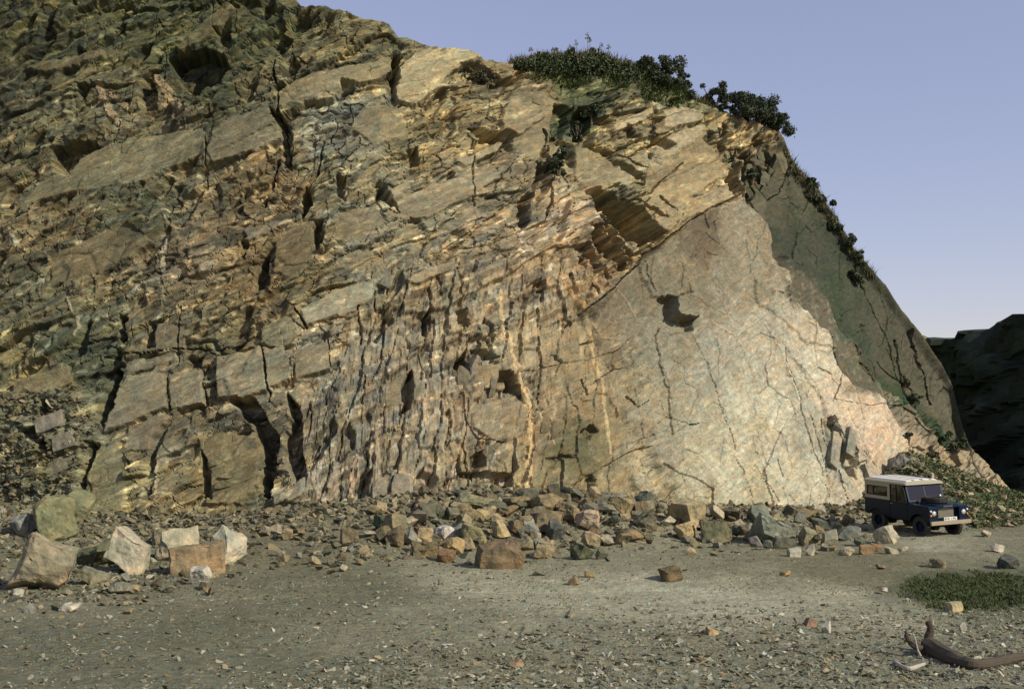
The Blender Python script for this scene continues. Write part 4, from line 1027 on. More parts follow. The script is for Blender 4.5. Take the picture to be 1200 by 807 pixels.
for pts, cnt, (s0, s1), label, grp in FIELDS:
    made = 0
    x0, x1, y0, y1 = min(p[0] for p in pts), max(p[0] for p in pts), min(p[1] for p in pts), max(p[1] for p in pts)
    while made < cnt:
        px, py = rr.uniform(x0, x1), rr.uniform(y0, y1)
        if not in_poly(px, py, pts): continue
        made += 1
        x, y, k = ground_hit(px, py)
        s = (s0 + (s1 - s0) * rr.random() ** 1.5) * 1.1 * k / FPX
        o = bpy.data.objects.new('rock', rr.choice(STONE_MESHES)); COL.objects.link(o)
        o.location = (x, y, float(G(x, y)) + rr.uniform(-0.05, 0.18) * s)
        o.rotation_euler = (rr.gauss(0, .4), rr.gauss(0, .4), rr.uniform(0, 6.28))
        o.scale = (s, s, s * rr.uniform(.8, 1.3))
        c = rr.choice(PALE); f = rr.uniform(.8, 1.25)
        f *= .82; o.color = (c[0] * f, c[1] * f, c[2] * f * .94, 1)
        cn = ['golden tan', 'brown', 'dark brown', 'tan', 'dark olive', 'light tan', 'grey', 'very dark brown', 'pale', 'dark grey', 'light grey'][PALE.index(c)]
        bb = min(BOULDERS, key=lambda b_: math.hypot(b_[0] - px, b_[1] - b_[3] / 2 - py))
        ref = bb[7]
        for cut in (' at ', ' in ', ' of ', ' on ', ' left', ' right', ' beside', ' leaning', ' lying', ' under', ' above', ' behind', ' below', ' against', ' between', ' just', ' across', ' high', ' low ', ' with', ' touching', ' near', ' alone', ' among', ' wedged', ' low'):
            if cut in ref[8:]: ref = ref[:8] + ref[8:].split(cut)[0]
        ddx, ddy = px - bb[0], py - (bb[1] - bb[3] / 2)
        side = ('left of' if ddx < 0 else 'right of') if abs(ddx) > abs(ddy) else ('above' if ddy < 0 else 'below')
        sz = 'tiny' if s * FPX / k < 11 else ('small' if s * FPX / k < 15 else 'middling')
        far = 'just ' if math.hypot(ddx, ddy) < 26 else ''
        lb = f'{sz} {cn} stone {far}{side} the {ref}'
        if lb in USED: lb = lb.replace(' stone ', ' angular stone ')
        if lb in USED: lb = lb.replace(' angular stone ', ' rough broken stone ')
        tag(o, lb if len(lb.split()) <= 16 else label, 'rock', grp)
        USED.add(lb)

# countless small stones: joined litter, tens of thousands, each a real angular chip
def litter(name, label, pts_fn, count, size_fn, seed, tones, flat=0.55, mat=M_STONE, chips=10):
    rg = np.random.default_rng(seed)
    tv, tf = [], []
    for i in range(chips):
        rc = random.Random(7000 + seed * 50 + i)
        bm = bmesh.new()
        for q in range(6 if seed in (2, 3, 4) else 9):
            v = Vector((rc.gauss(0, 1), rc.gauss(0, 1), rc.gauss(0, 1))).normalized()
            v = v * .6 + v / max(abs(v.x), abs(v.y), abs(v.z)) * .35
            bm.verts.new((v.x * .55, v.y * .44, (v.z + .75) * .5 * flat))
        bmesh.ops.convex_hull(bm, input=bm.verts)
        lone = [g for g in bm.verts if not g.link_faces]
        if lone: bmesh.ops.delete(bm, geom=lone, context='VERTS')
        bmesh.ops.triangulate(bm, faces=bm.faces)
        bm.verts.index_update()
        tv.append(np.array([v.co[:] for v in bm.verts])); tf.append(np.array([[v.index for v in f.verts] for f in bm.faces])); bm.free()
    P = pts_fn(rg, count)
    s = size_fn(rg, P)
    V, Fs, Cs, off = [], [], [], 0
    kind = rg.integers(0, chips, len(P))
    tn = np.array(tones)
    for kk in range(chips):
        sel = np.where(kind == kk)[0]
        if not len(sel): continue
        n = len(sel)
        a = rg.uniform(0, 6.283, n); b1 = rg.normal(0, .35, n); b2 = rg.normal(0, .35, n)
        ca, sa = np.cos(a), np.sin(a)
        base = tv[kk][None] * s[sel][:, None, None] * rg.uniform(.7, 1.3, (n, 1, 3))
        x = base[..., 0] * ca[:, None] - base[..., 1] * sa[:, None]
        y = base[..., 0] * sa[:, None] + base[..., 1] * ca[:, None]
        z = base[..., 2] + x * b1[:, None] + y * b2[:, None]
        V.append(np.stack([x + P[sel, 0][:, None], y + P[sel, 1][:, None], z + P[sel, 2][:, None] - 0.12 * s[sel][:, None]], -1).reshape(-1, 3))
        m = tv[kk].shape[0]
        Fs.append((tf[kk][None] + (np.arange(n) * m)[:, None, None]).reshape(-1, 3) + off)
        off += n * m
        c = tn[rg.integers(0, len(tn), n)] * rg.uniform(.7, 1.3, (n, 1))
        Cs.append(np.repeat(c, m, 0))
    o = new_obj(name, mesh_np(name, np.concatenate(V), np.concatenate(Fs), np.concatenate(Cs) * np.array([.80, .82, .74])), mat)
    return tag(o, label, kind='stuff')
def on_ground(x, y): return np.stack([x, y, G(x, y)], -1)
def heap_pts(rg, n):
    x = rg.uniform(-20, 17.5, n * 3)
    q = np.abs(rg.normal(0, 1, n * 3)) * np.interp(x, _mx, _mw) * 0.38 - 0.3
    dens = np.interp(x, [-20, -14, -10, -6, -4, 4, 5, 7, 14, 17], [.8, .6, .45, .6, 1, 1, .7, .6, .6, .4])
    keep = rg.random(n * 3) < dens
    x, q = x[keep][:n], q[keep][:n]
    return on_ground(x, Yb(x) - q)
DARKT = [(.15, .13, .085), (.12, .115, .08), (.20, .165, .10), (.24, .20, .13), (.17, .16, .12), (.10, .10, .075), (.28, .24, .17), (.14, .105, .065)]
GREYT = [(.22, .21, .165), (.28, .265, .21), (.17, .165, .12), (.34, .32, .26), (.24, .20, .14), (.14, .14, .105), (.20, .20, .16), (.26, .20, .12), (.42, .40, .34)]
litter('rubble', 'broken angular rubble along the whole foot of the cliff', heap_pts, 11000, lambda rg, P: 0.08 + 0.30 * rg.random(len(P)) ** 2.2, 1, DARKT)
def apron_pts(rg, n):
    x = rg.uniform(-20, 19, n); q = np.interp(x, _mx, _mw) * (0.55 + 1.0 * rg.random(n))
    return on_ground(x, Yb(x) - q)
litter('scattered_chips', 'small chips strewn over the gravel in front of the rubble', apron_pts, 8000, lambda rg, P: 0.02 + 0.10 * rg.random(len(P)) ** 2.5, 2, DARKT + GREYT)
def fore_pts(rg, n):
    y = 14.3 + 9 * rg.random(n * 4) ** 1.25
    x = rg.uniform(-0.5, 0.5, n * 4) * y
    px, py = proj(x, y, 0 * x)
    # dense stones lower right, thin lower left, bare on the pale track
    d = np.clip((py - np.interp(px, [0, 250, 480, 620, 800, 1000, 1200], [820, 800, 745, 728, 712, 708, 700]) + 8 * noise(x * .8, y * .8, 5)) / 22, 0.22, 1)
    k = rg.random(n * 4) < d
    return on_ground(x[k][:n], y[k][:n])
litter('foreground_stones', 'flat grey and tan stones covering the near ground', fore_pts, 31000, lambda rg, P: 0.020 + 0.14 * rg.random(len(P)) ** 3.8, 3, [tuple(v * 1.02 for v in t_) for t_ in GREYT], flat=0.4)
def mid_pts(rg, n):
    y = 15 + 26 * rg.random(n) ** 0.9; x = rg.uniform(-0.5, 0.5, n) * y
    return on_ground(x, y)
litter('gravel', 'fine gravel scattered over the whole quarry floor', mid_pts, 26000, lambda rg, P: 0.012 + 0.045 * rg.random(len(P)) ** 2.5, 4, GREYT, flat=0.5, chips=5)
def bl_pts(rg, n):
    u = rg.uniform(-21, -7.5, n); q = rg.uniform(1, 13.5, n)
    return on_ground(u, Yb(u) - q)
litter('left_stones', 'broken stones between the boulders on the left', bl_pts, 6500, lambda rg, P: 0.04 + 0.20 * rg.random(len(P)) ** 2.6, 5, DARKT + GREYT[:5])
# scree lodged against the left of the face
def scree_pts(rg, n):
    i = rg.integers(0, NX, n * 12); j = rg.integers(10, int(NT * 0.5), n * 12)
    k = m_scree[i, j] > 0.6
    i, j = i[k][:n], j[k][:n]
    return np.stack([XX[i, j], YY[i, j], ZZ[i, j]], -1)
litter('scree', 'small broken scree lodged against the left end of the cliff', scree_pts, 5000, lambda rg, P: 0.06 + 0.22 * rg.random(len(P)) ** 2.5, 6, DARKT, flat=0.6)

# blocks that stand out from the face, parts of the cliff
def face_block(px, py, wp, hp, out_, c, rot=0.0, seed=0, boxy=0.9, n=22, rough=True):
    p, nrm = face_at(px, py)
    k = p.y / FPX
    w_, h_ = wp * k, hp * k
    bm = hull_bm(3000 + seed, w_, h_, out_ * 1.5, n=n, boxy=boxy)
    if rough: rough_bm(bm, max(w_, h_), seed, cuts=3, amp=0.02)
    o = bm_obj('rock_block', bm, M_ROCK, cliff, tuple(v * .84 for v in c))
    zax = nrm
    xax = Vector((1, 0, 0)); xax = (xax - zax * xax.dot(zax)).normalized()
    yax = zax.cross(xax)
    R_ = Matrix((xax, yax, zax)).transposed() @ Matrix.Rotation(rot, 3, 'Z')
    o.matrix_world = Matrix.Translation(p - nrm * out_ * 0.95) @ R_.to_4x4()
    return o
bm = hull_bm(3003, 1.75, 1.2, 1.25, boxy=.5); rough_bm(bm, 1.7, 3, cuts=4, amp=.05)
o = bm_obj('boulder', bm, M_ROCK, colour=(.17, .16, .125))
p_, n_ = face_at(1043, 566); o.location = p_ + n_ * 0.55 + Vector((0, 0, -.25))
tag(o, 'big grey boulder leaning on the slab behind the car roof', 'boulder')
face_block(1014, 558, 22, 26, 0.35, (.36, .31, .22), 0.2, 4)
face_block(990, 520, 14, 40, 0.30, (.24, .225, .17), -0.35, 5)
face_block(972, 530, 13, 48, 0.22, (.27, .25, .19), -0.30, 6)
face_block(922, 184, 24, 48, 0.5, (.135, .12, .07), -0.45, 7, boxy=.6)
face_block(903, 172, 20, 30, 0.5, (.115, .105, .065), -0.3, 8, boxy=.6)
face_block(888, 196, 18, 34, 0.4, (.12, .115, .07), -0.2, 9, boxy=.6)
face_block(908, 204, 20, 30, 0.35, (.12, .115, .07), -0.3, 10, boxy=.6)
face_block(468, 578, 28, 40, 0.40, (.25, .22, .16), 0.0, 19)
face_block(442, 580, 20, 42, 0.30, (.23, .205, .145), 0.0, 20)
face_block(600, 570, 14, 34, 0.40, (.36, .30, .24), 0.2, 21)
face_block(66, 500, 34, 20, 0.45, (.22, .20, .15), 0.4, 23)
face_block(84, 520, 30, 22, 0.40, (.19, .175, .125), 0.3, 24)
face_block(80, 545, 44, 18, 0.35, (.19, .175, .11), 0.4, 25)
rb = random.Random(5)
for q in range(26):
    while True:
        px, py = rb.uniform(15, 860), rb.uniform(20, 590)
        if py > 20 + max(0, px - 380) * 0.28 and not in_poly(px, py, SLAB) and not in_poly(px, py, GREEN): break
    p_, n_ = face_at(px, py)
    i_ = _ix(hit(px, py)[0]); j_ = int(np.clip(round((float(hit(px, py)[2]) - ZB) / (zt[i_] - ZB) * (NT - 1)), 2, NT - 3))
    cc_ = RGB[i_, j_] * rb.uniform(.85, 1.3)
    vert = in_poly(px, py, VERT)
    L_ = rb.uniform(12, 34); H_ = L_ * rb.uniform(.25, .6)
    face_block(px, py, L_, H_, rb.uniform(.08, .18), tuple(cc_), (rb.gauss(1.45, .15) if vert else rb.gauss(0.45, 0.2)), 100 + q, n=14, boxy=.5, rough=q % 2 == 0)
# ------------------------------------------------------------------ plants
def leaf_material(name, rough=0.6):
    m, t, b = mat_new(name)
    N, L = t.nodes, t.links
    at = N.new('ShaderNodeAttribute'); at.attribute_name = 'tone'
    nz = N.new('ShaderNodeTexNoise'); nz.inputs['Scale'].default_value = 30; tc = N.new('ShaderNodeTexCoord')
    L.new(tc.outputs['Object'], nz.inputs[0])
    r1 = N.new('ShaderNodeMapRange'); r1.inputs[3].default_value = 0.7; r1.inputs[4].default_value = 1.3
    L.new(nz.outputs[0], r1.inputs[0])
    vm = N.new('ShaderNodeVectorMath'); vm.operation = 'SCALE'
    L.new(at.outputs['Color'], vm.inputs[0]); L.new(r1.outputs[0], vm.inputs['Scale'])
    L.new(vm.outputs[0], b.inputs['Base Color'])
    b.inputs['Roughness'].default_value = rough
    b.inputs['Specular IOR Level'].default_value = 0.3
    return m
M_LEAF = leaf_material('foliage')
M_GRASS = leaf_material('grass_blades', 0.8)
M_BARK = simple('bark', (.09, .07, .045), 0.9)

def leaf_cloud(rg, centres, radii, n, size, tone, flatten=1.0, spread=1.0):
    """many small folded leaves spread through clumps; returns V, F, C"""
    centres = np.array(centres, float); radii = np.array(radii, float)
    wgt = radii ** 2; wgt /= wgt.sum()
    k = rg.choice(len(centres), n, p=wgt)
    d = rg.normal(0, 1, (n, 3)); d /= np.linalg.norm(d, axis=1)[:, None]
    r = radii[k] * (0.55 + 0.45 * rg.random(n) ** 0.5) * (1 + 0.18 * rg.normal(0, 1, n))
    P = centres[k] + d * r[:, None] * np.array([1, 1, flatten])
    a = rg.normal(0, 1, (n, 3)); a /= np.linalg.norm(a, axis=1)[:, None]
    nrm = d + 0.9 * rg.normal(0, 1, (n, 3)); nrm /= np.linalg.norm(nrm, axis=1)[:, None]
    a = a - nrm * (a * nrm).sum(1)[:, None]; a /= np.linalg.norm(a, axis=1)[:, None]
    b = np.cross(nrm, a)
    s = size * rg.uniform(.6, 1.4, n)[:, None]
    V = np.stack([P - a * s, P + b * s * .45 + nrm * s * .1, P + a * s, P - b * s * .45 + nrm * s * .1], 1).reshape(-1, 3)
    F_ = np.arange(n * 4).reshape(n, 4)
    c = np.array(tone) * rg.uniform(.6, 1.5, (n, 1)) * np.stack([rg.uniform(.8, 1.35, n), np.ones(n), rg.uniform(.7, 1.1, n)], -1)
    return V, F_, np.repeat(c, 4, 0)
def tube_bm(bm, pts, rads, seg=5):
    rings = []
    for i, p in enumerate(pts):
        p = Vector(p)
        t = (Vector(pts[min(i + 1, len(pts) - 1)]) - Vector(pts[max(i - 1, 0)])).normalized()
        u = t.cross(Vector((0.3, 0.9, 0.2))).normalized(); v = t.cross(u)
        rings.append([bm.verts.new(p + (u * math.cos(a) + v * math.sin(a)) * rads[i]) for a in [2 * math.pi * q / seg for q in range(seg)]])
    for r0, r1 in zip(rings[:-1], rings[1:]):
        for q in range(seg):
            bm.faces.new((r0[q], r0[(q + 1) % seg], r1[(q + 1) % seg], r1[q]))
    bm.faces.new(rings[0]); bm.faces.new(rings[-1][::-1])

def shrub(base, w_, h_, tone, label, group=None, seed=0, dens=1.0, size=0.085, name='shrub'):
    rg = np.random.default_rng(seed + 1000); rn = random.Random(seed)
    root = new_obj(name, None); root.location = base
    tag(root, label, 'shrub', group)
    nc = max(7, int(11 + w_ * h_ * 6))
    cs, rs = [], []
    for i in range(nc):
        a = rn.uniform(0, 6.28); q = rn.random() ** .5
        cs.append((math.cos(a) * q * w_ * .48, math.sin(a) * q * w_ * .40, h_ * rn.uniform(.12, .95) * (1 - .45 * q * rn.random())))
        rs.append(min(w_, h_) * (rn.uniform(.07, .23) if rn.random() < .8 else .05))
    n = int(max(120, 900 * w_ * h_ * dens))
    V, F_, C = leaf_cloud(rg, cs, rs, n, size, tone, 0.85)
    new_obj('foliage', mesh_np('foliage', V, F_, C), M_LEAF, root)
    bm = bmesh.new()
    for i in range(min(nc, 9)):
        c = Vector(cs[i]); r0 = 0.035 * max(h_, .5)
        tube_bm(bm, [(c.x * .1, c.y * .1, -.25), (c.x * .35, c.y * .35, c.z * .45), tuple(c)], [r0, r0 * .6, r0 * .25], 4)
    bm_obj('stems', bm, M_BARK, root)
    return root
DG = (.032, .046, .022); MG = (.055, .07, .03); BG = (.075, .085, .035)
def pxm(p): return p.y / FPX
# shrubs along the skyline and on the face: px, base py (None = rim), width px, height px, tone
SHRUBS = [
    (772, None, 56, 34, DG, 'large dark shrub on the skyline right of the turf cap'),
    (748, None, 40, 24, DG, 'low dark shrub joining the turf cap to the large skyline shrub'),
    (800, None, 24, 30, DG, 'thin open shrub reaching right of the large skyline shrub'),
    (838, None, 30, 34, DG, 'small upright shrub left of the dense skyline thicket'),
    (860, None, 54, 30, DG, 'dense dark thicket on the skyline above the layered beds'),
    (888, None, 46, 34, DG, 'dark rounded shrub at the right side of the skyline thicket'),
    (908, None, 44, 28, DG, 'low dark shrub behind the pointed brown ledge'),
    (932, None, 12, 14, DG, 'tiny dark shrub on the skyline below the brown ledge'),
    (664, None, 30, 20, MG, 'small grey green bush on top of the turf cap'),
    (634, None, 26, 14, MG, 'low green bush at the left side of the turf cap'),
    (700, None, 30, 14, MG, 'low green bush in the middle of the turf cap'),
    (950, None, 34, 17, DG, 'uppermost dark shrub on the descending right skyline'),
    (961, None, 36, 19, DG, 'second dark shrub down the descending right skyline'),
    (972, None, 38, 19, DG, 'third dark shrub down the descending right skyline'),
    (984, None, 32, 17, DG, 'dark shrub just above the bend of the right skyline'),
    (998, None, 30, 18, DG, 'dark shrub at the bend of the right skyline'),
    (1011, None, 30, 17, DG, 'dark shrub just below the bend of the right skyline'),
    (1024, None, 12, 12, DG, 'lowest small shrub on the descending right skyline'),
    (975, 504, 11, 13, MG, 'tiny green plant alone on the pale pinkish slab'),
    (574, 96, 34, 22, (.045, .055, .03), 'dark scrubby bush on the cliff top left of the turf'),
    (550, 82, 26, 12, (.05, .06, .03), 'low scrub beside the pale rocks at the cliff top'),
    (700, 134, 24, 26, DG, 'dark ivy like bush in the cleft under the turf slope'),
    (692, 158, 20, 30, DG, 'dark plant filling the lower cleft under the turf slope'),
    (650, 208, 22, 34, DG, 'dark bush in the crack in the middle of the upper cliff'),
    (660, 180, 16, 24, DG, 'narrow dark plant above the bush in the middle crack'),
    (868, 196, 18, 24, DG, 'dark bush between brown blocks under the skyline thicket'),
    (888, 206, 16, 16, DG, 'small dark bush below the brown blocks'),
    (1012, 328, 20, 16, DG, 'small dark bush on the upper green wall edge'),
    (1070, 448, 14, 12, MG, 'small green bush in the crack of the right flank'),
    (1082, 470, 14, 14, MG, 'green bush lower in the crack of the right flank'),
    (1106, 514, 34, 18, (.035, .065, .022), 'dark green bush on the ledge above the pale outcrop'),
    (1128, 522, 22, 14, (.035, .065, .022), 'green bush at the right end of the outcrop ledge'),
    (1096, 540, 16, 14, (.06, .06, .025), 'brownish bush in front of the pale outcrop'),
    (1058, 518, 8, 10, DG, 'tiny dark bush where slab and pale outcrop meet'),
    (955, 612, 14, 10, (.06, .07, .035), 'small dull tuft at the foot of the pale slab'),
]
for i, (px, py, wp, hp, tone, label) in enumerate(SHRUBS):
    if py is None:
        p = rim_at(px); p = p + Vector((-0.3 if px > 930 else 0, 0.2, -0.5 if px > 930 else -.2))
    else:
        p, n_ = face_at(px, py); p = p + n_ * 0.05
        if px == 955 or px == 1096:
            x_, y_, k_ = ground_hit(px, py); p = Vector((x_, y_, float(G(x_, y_))))
    k = pxm(p)
    shrub(p, wp * k, hp * k * (1.25 if py is None else 1), tone, label, seed=i, dens=2.0 if py is None else 2.2, size=0.062)

def blades(rg, P, h, tone, lean_=0.35, wdt=0.02):
    n = len(P)
    a = rg.uniform(0, 6.283, n)
    hx, hy = np.cos(a), np.sin(a)
    hh = h * rg.uniform(.5, 1.4, n)
    tip = P + np.stack([rg.normal(0, lean_, n) * hh, rg.normal(0, lean_, n) * hh, hh], -1)
    side = np.stack([hx, hy, 0 * hx], -1) * wdt
    mid = (P * .5 + tip * .5) + np.array([0, 0, .05]) * hh[:, None]
    V = np.stack([P - side, P + side, mid + side * .8, tip, mid - side * .8], 1).reshape(-1, 3)
    base = (np.arange(n) * 5)[:, None]
    F_ = np.concatenate([base + np.array([0, 1, 2]), base + np.array([0, 2, 4]), base + np.array([4, 2, 3])])
    c = np.array(tone) * rg.uniform(.6, 1.5, (n, 1)) * np.stack([rg.uniform(.8, 1.5, n), np.ones(n), rg.uniform(.7, 1.1, n)], -1)
    return V, F_, np.repeat(c, 5, 0)
rg = np.random.default_rng(3)
# turf cap on the skyline and weedy slope beneath it
Ps = []
for _ in range(5200):
    px = rg.uniform(598, 762)
    p = rim_at(px); Ps.append((p.x + rg.normal(0, .05), p.y + rg.uniform(-.05, 1.2), p.z - .06))
for _ in range(1600):
    px = rg.uniform(762, 832)
    p = rim_at(px); Ps.append((p.x, p.y + rg.uniform(-.05, .8), p.z - .05))
for _ in range(2600):
    px = rg.uniform(925, 1030)
    p = rim_at(px); Ps.append((p.x - rg.uniform(0, .25), p.y + rg.uniform(-.1, .4), p.z - .1 - rg.uniform(0, .3)))
V, F_, C = blades(rg, np.array(Ps), 0.36, (.085, .09, .038), .45, .02)
tag(new_obj('turf_grass', mesh_np('turf_grass', V, F_, C), M_GRASS), 'long dry grass along the middle and right skyline of the cliff', kind='stuff')
iv, jv = np.where(m_veg > 0.55)
k = rg.choice(len(iv), 6000)
P = np.stack([XX[iv[k], jv[k]], YY[iv[k], jv[k]], ZZ[iv[k], jv[k]]], -1)
keep = noise(P[:, 0] * 1.2, P[:, 2] * 1.6, 44) > -0.25
P = P[keep]
V, F_, C = blades(rg, P, 0.20, (.055, .085, .03), .8, .03)
tag(new_obj('slope_weeds', mesh_np('slope_weeds', V, F_, C), M_GRASS), 'weeds and short grass on the slope under the turf cap', kind='stuff')
# overgrown turf overhang: a dark shaggy lip
Ps = []
for _ in range(5200):
    px = rg.uniform(604, 752)
    p, n_ = face_at(px, float(np.interp(px, [p_[0] for p_ in SKY], [p_[1] for p_ in SKY])) + rg.uniform(2, 16) * np.interp(px, [604, 640, 740, 752], [.3, 1, 1, .3]))
    Ps.append(p + n_ * 0.12)
Ps = np.array([tuple(p) for p in Ps])
d = rg.normal(0, .10, Ps.shape)
Vl, Fl, Cl = leaf_cloud(rg, Ps[::1], np.full(len(Ps), .16), 6500, .075, (.032, .05, .02))
tag(new_obj('turf_edge', mesh_np('turf_edge', Vl, Fl, Cl), M_LEAF), 'shaggy dark edge of turf overhanging the top of the cliff', kind='stuff')
# tall dry stalks against the sky
for q, px in enumerate([668, 676, 689, 692, 705, 714, 622, 649]):
    p = rim_at(px); bm = bmesh.new(); hh = [.5, .7, .95, .8, .6, .65, .5, .4][q]
    tube_bm(bm, [(0, 0, -.1), (.03, 0, hh * .5), (.0, 0.02, hh)], [.014, .011, .007], 4)
    root = new_obj('dry_stalk', None); root.location = p + Vector((0, .3, .15))
    bm_obj('stem', bm, M_BARK, root)
    V, F_, C = leaf_cloud(np.random.default_rng(q), [(0, 0, hh), (.06, 0, hh * .85), (-.05, 0, hh * .8)], [.07, .05, .05], 46, .035, (.09, .09, .045))
    new_obj('seed_head', mesh_np('seed_head', V, F_, C), M_LEAF, root)
    tag(root, 'thin dry weed stalk standing above the turf on the skyline', 'weed', 'dry stalks on the turf cap')
# overgrown scree right of the car
def mound_pts(rg, n):
    x = rg.uniform(14.8, 27, n * 6); q = rg.uniform(-.5, 7.5, n * 6); y = Yb(x) - q
    z = G(x, y)
    px, py = proj(x, y, z)
    base = 0.10
    k = (px > 1052 + 14 * noise(y, x, 3)) & (py < 640) & ((y > 41.0) | (x > 16.8)) & (noise(x * 1.6, y * 1.6, 9) > -0.42)
    return np.stack([x, y, z], -1)[k][:n]
P = mound_pts(rg, 1100)
r_ = rg.uniform(.08, .22, len(P))
V, F_, C = leaf_cloud(rg, P + np.array([0, 0, .08]), r_, 19000, .055, (.045, .075, .024), .7)
tag(new_obj('ground_cover', mesh_np('ground_cover', V, F_, C), M_LEAF), 'dark green low plants over the scree slope right of the car', kind='stuff')
litter('mound_stones', 'pale flat stones poking through plants right of the car', lambda rg, n: mound_pts(rg, n) + np.array([0, 0, .06]), 2200, lambda rg, P: 0.08 + 0.32 * rg.random(len(P)) ** 2.2, 8, [(.30, .24, .15), (.24, .20, .125), (.20, .165, .10), (.36, .28, .2)], flat=.4)
for q, (px, py, s) in enumerate([(1060, 645, 12), (1154, 628, 14), (1144, 600, 12), (1122, 550, 14), (1138, 583, 14), (1092, 560, 12), (1160, 565, 12), (1100, 585, 16), (1170, 600, 14)]):
    x, y, k = ground_hit(px, py); s = s * k / FPX
    o = bpy.data.objects.new('rock', STONE_MESHES[q % 12]); COL.objects.link(o)
    o.location = (x, y, float(G(x, y)) + .02); o.scale = (s, s, s * .8); o.rotation_euler = (.5, -.3 + .1 * q, q)
    o.color = (.38, .31, .20, 1)
    tag(o, ['pale stone on gravel before the near front wheel of the car', 'pale stone at the edge of the plants right of the bumper', 'pale stone among plants level with the car bonnet', 'pale stone high among plants above the car bonnet', 'pale stone in the middle of the overgrown slope', 'uppermost pale stone on the overgrown slope behind the car roof', 'pale stone high on the right of the overgrown slope', 'pale stone among plants beside the car windscreen', 'pale stone near the right edge of the overgrown slope'][q], 'rock', 'pale stones on the overgrown slope')
# grass patch in the right foreground
def patch_pts(rg, n):
    out_ = []
    while len(out_) < n:
        px = rg.uniform(1050, 1230); py = rg.uniform(664, 720)
        e = ((px - 1150) / 88) ** 2 + ((py - 690) / 20) ** 2 + .8 * float(noise(np.array([px * .05]), np.array([py * .2]), 4)[0])
        if e < rg.uniform(.0, 1.35):
            u, v_, w2 = ray(px, py); t = CAMH / -w2
            out_.append((t * u, t * v_, float(G(t * u, t * v_))))
    return np.array(out_)
V, F_, C = blades(rg, patch_pts(rg, 11000), 0.06, (.045, .066, .024), .9, .013)
tag(new_obj('grass_patch', mesh_np('grass_patch', V, F_, C), M_GRASS), 'patch of short green grass at the right side of the quarry floor', kind='stuff')
def tuft_pts(rg, n):
    y = rg.uniform(15, 30, n); x = rg.uniform(-.48, .48, n) * y
    k = noise(x * .5, y * .5, 12) > .22
    return on_ground(x[k], y[k])
V, F_, C = blades(rg, tuft_pts(rg, 9000), 0.035, (.07, .10, .04), .7, .012)
tag(new_obj('moss', mesh_np('moss', V, F_, C), M_GRASS), 'thin green weeds and moss scattered between the gravel', kind='stuff')

# ------------------------------------------------------------------ fallen branch
def wood_mat(name, c):
    m, t, b = mat_new(name)
    N, L = t.nodes, t.links
    tc = N.new('ShaderNodeTexCoord'); mp = N.new('ShaderNodeMapping'); mp.inputs['Scale'].default_value = (3, 3, 22)
    nz = N.new('ShaderNodeTexNoise'); nz.inputs['Scale'].default_value = 3; nz.inputs['Detail'].default_value = 6
    rp = N.new('ShaderNodeValToRGB'); rp.color_ramp.elements[0].color = (*[q * .55 for q in c], 1); rp.color_ramp.elements[1].color = (*[q * 1.4 for q in c], 1)
    L.new(tc.outputs['Object'], mp.inputs[0]); L.new(mp.outputs[0], nz.inputs[0]); L.new(nz.outputs[0], rp.inputs[0]); L.new(rp.outputs[0], b.inputs['Base Color'])
    bp = N.new('ShaderNodeBump'); bp.inputs['Strength'].default_value = .6; bp.inputs['Distance'].default_value = .02
    L.new(nz.outputs[0], bp.inputs['Height']); L.new(bp.outputs[0], b.inputs['Normal']); b.inputs['Roughness'].default_value = .85
    return m
M_WOOD = wood_mat('weathered_wood', (.055, .042, .026))
M_WOODP = wood_mat('bleached_wood', (.36, .33, .27))
def gpt(px, py, h_=0.0):
    """point h_ above the ground whose picture is (px, py)"""
    x, y, k = ground_hit(px, py, h_)
    return Vector((x, y, float(G(x, y)) + h_))
root = new_obj('branch', None); b0 = gpt(1092, 758); root.location = b0
tag(root, 'dark crooked fallen branch with an upright fork at the lower right', 'branch')
def limb(name, pts, rads, mat=M_WOOD):
    P_ = [p - b0 for p in pts]
    # smooth path
    QQ, RR = [], []
    for i in range(len(P_) - 1):
        for s in range(6):
            t = s / 6
            p0, p1, p2, p3 = P_[max(i - 1, 0)], P_[i], P_[i + 1], P_[min(i + 2, len(P_) - 1)]
            QQ.append(0.5 * ((2 * p1) + (p2 - p0) * t + (2 * p0 - 5 * p1 + 4 * p2 - p3) * t * t + (3 * p1 - p0 - 3 * p2 + p3) * t ** 3))
            RR.append((rads[i] * (1 - t) + rads[i + 1] * t) * (1 + .30 * mnoise.noise(QQ[-1] * 7)))
    QQ.append(P_[-1]); RR.append(rads[-1])
    bm = bmesh.new(); tube_bm(bm, QQ, RR, 9)
    o = bm_obj(name, bm, mat, root)
    return o
limb('trunk', [gpt(1088, 758, .10), gpt(1098, 762, .09), gpt(1110, 768, .08), gpt(1126, 775, .07), gpt(1144, 779, .06), gpt(1166, 776, .06), gpt(1188, 771, .07), gpt(1212, 768, .08)], [.14, .14, .13, .11, .09, .08, .075, .06])
f0 = gpt(1091, 758, .08)
limb('fork', [f0, f0 + Vector((-.03, .02, .14)), f0 + Vector((.01, .02, .26)), f0 + Vector((-.02, .02, .40))], [.11, .075, .06, .05])
limb('twig', [f0 + Vector((-.01, .02, .30)), f0 + Vector((-.09, 0, .315)), f0 + Vector((-.15, 0, .31))], [.018, .013, .009], M_WOODP)
limb('twig', [f0 + Vector((-.02, 0, .3)), f0 + Vector((.03, 0, .36)), f0 + Vector((.045, 0, .40))], [.02, .02, .014], M_WOODP)
g0 = gpt(1074, 768, .02)
limb('twig', [g0 + Vector((.06, 0, .0)), g0 + Vector((.02, 0, .10)), g0 + Vector((-.02, 0, .28)), g0 + Vector((-.05, 0, .34))], [.022, .014, .012, .009], M_WOODP)
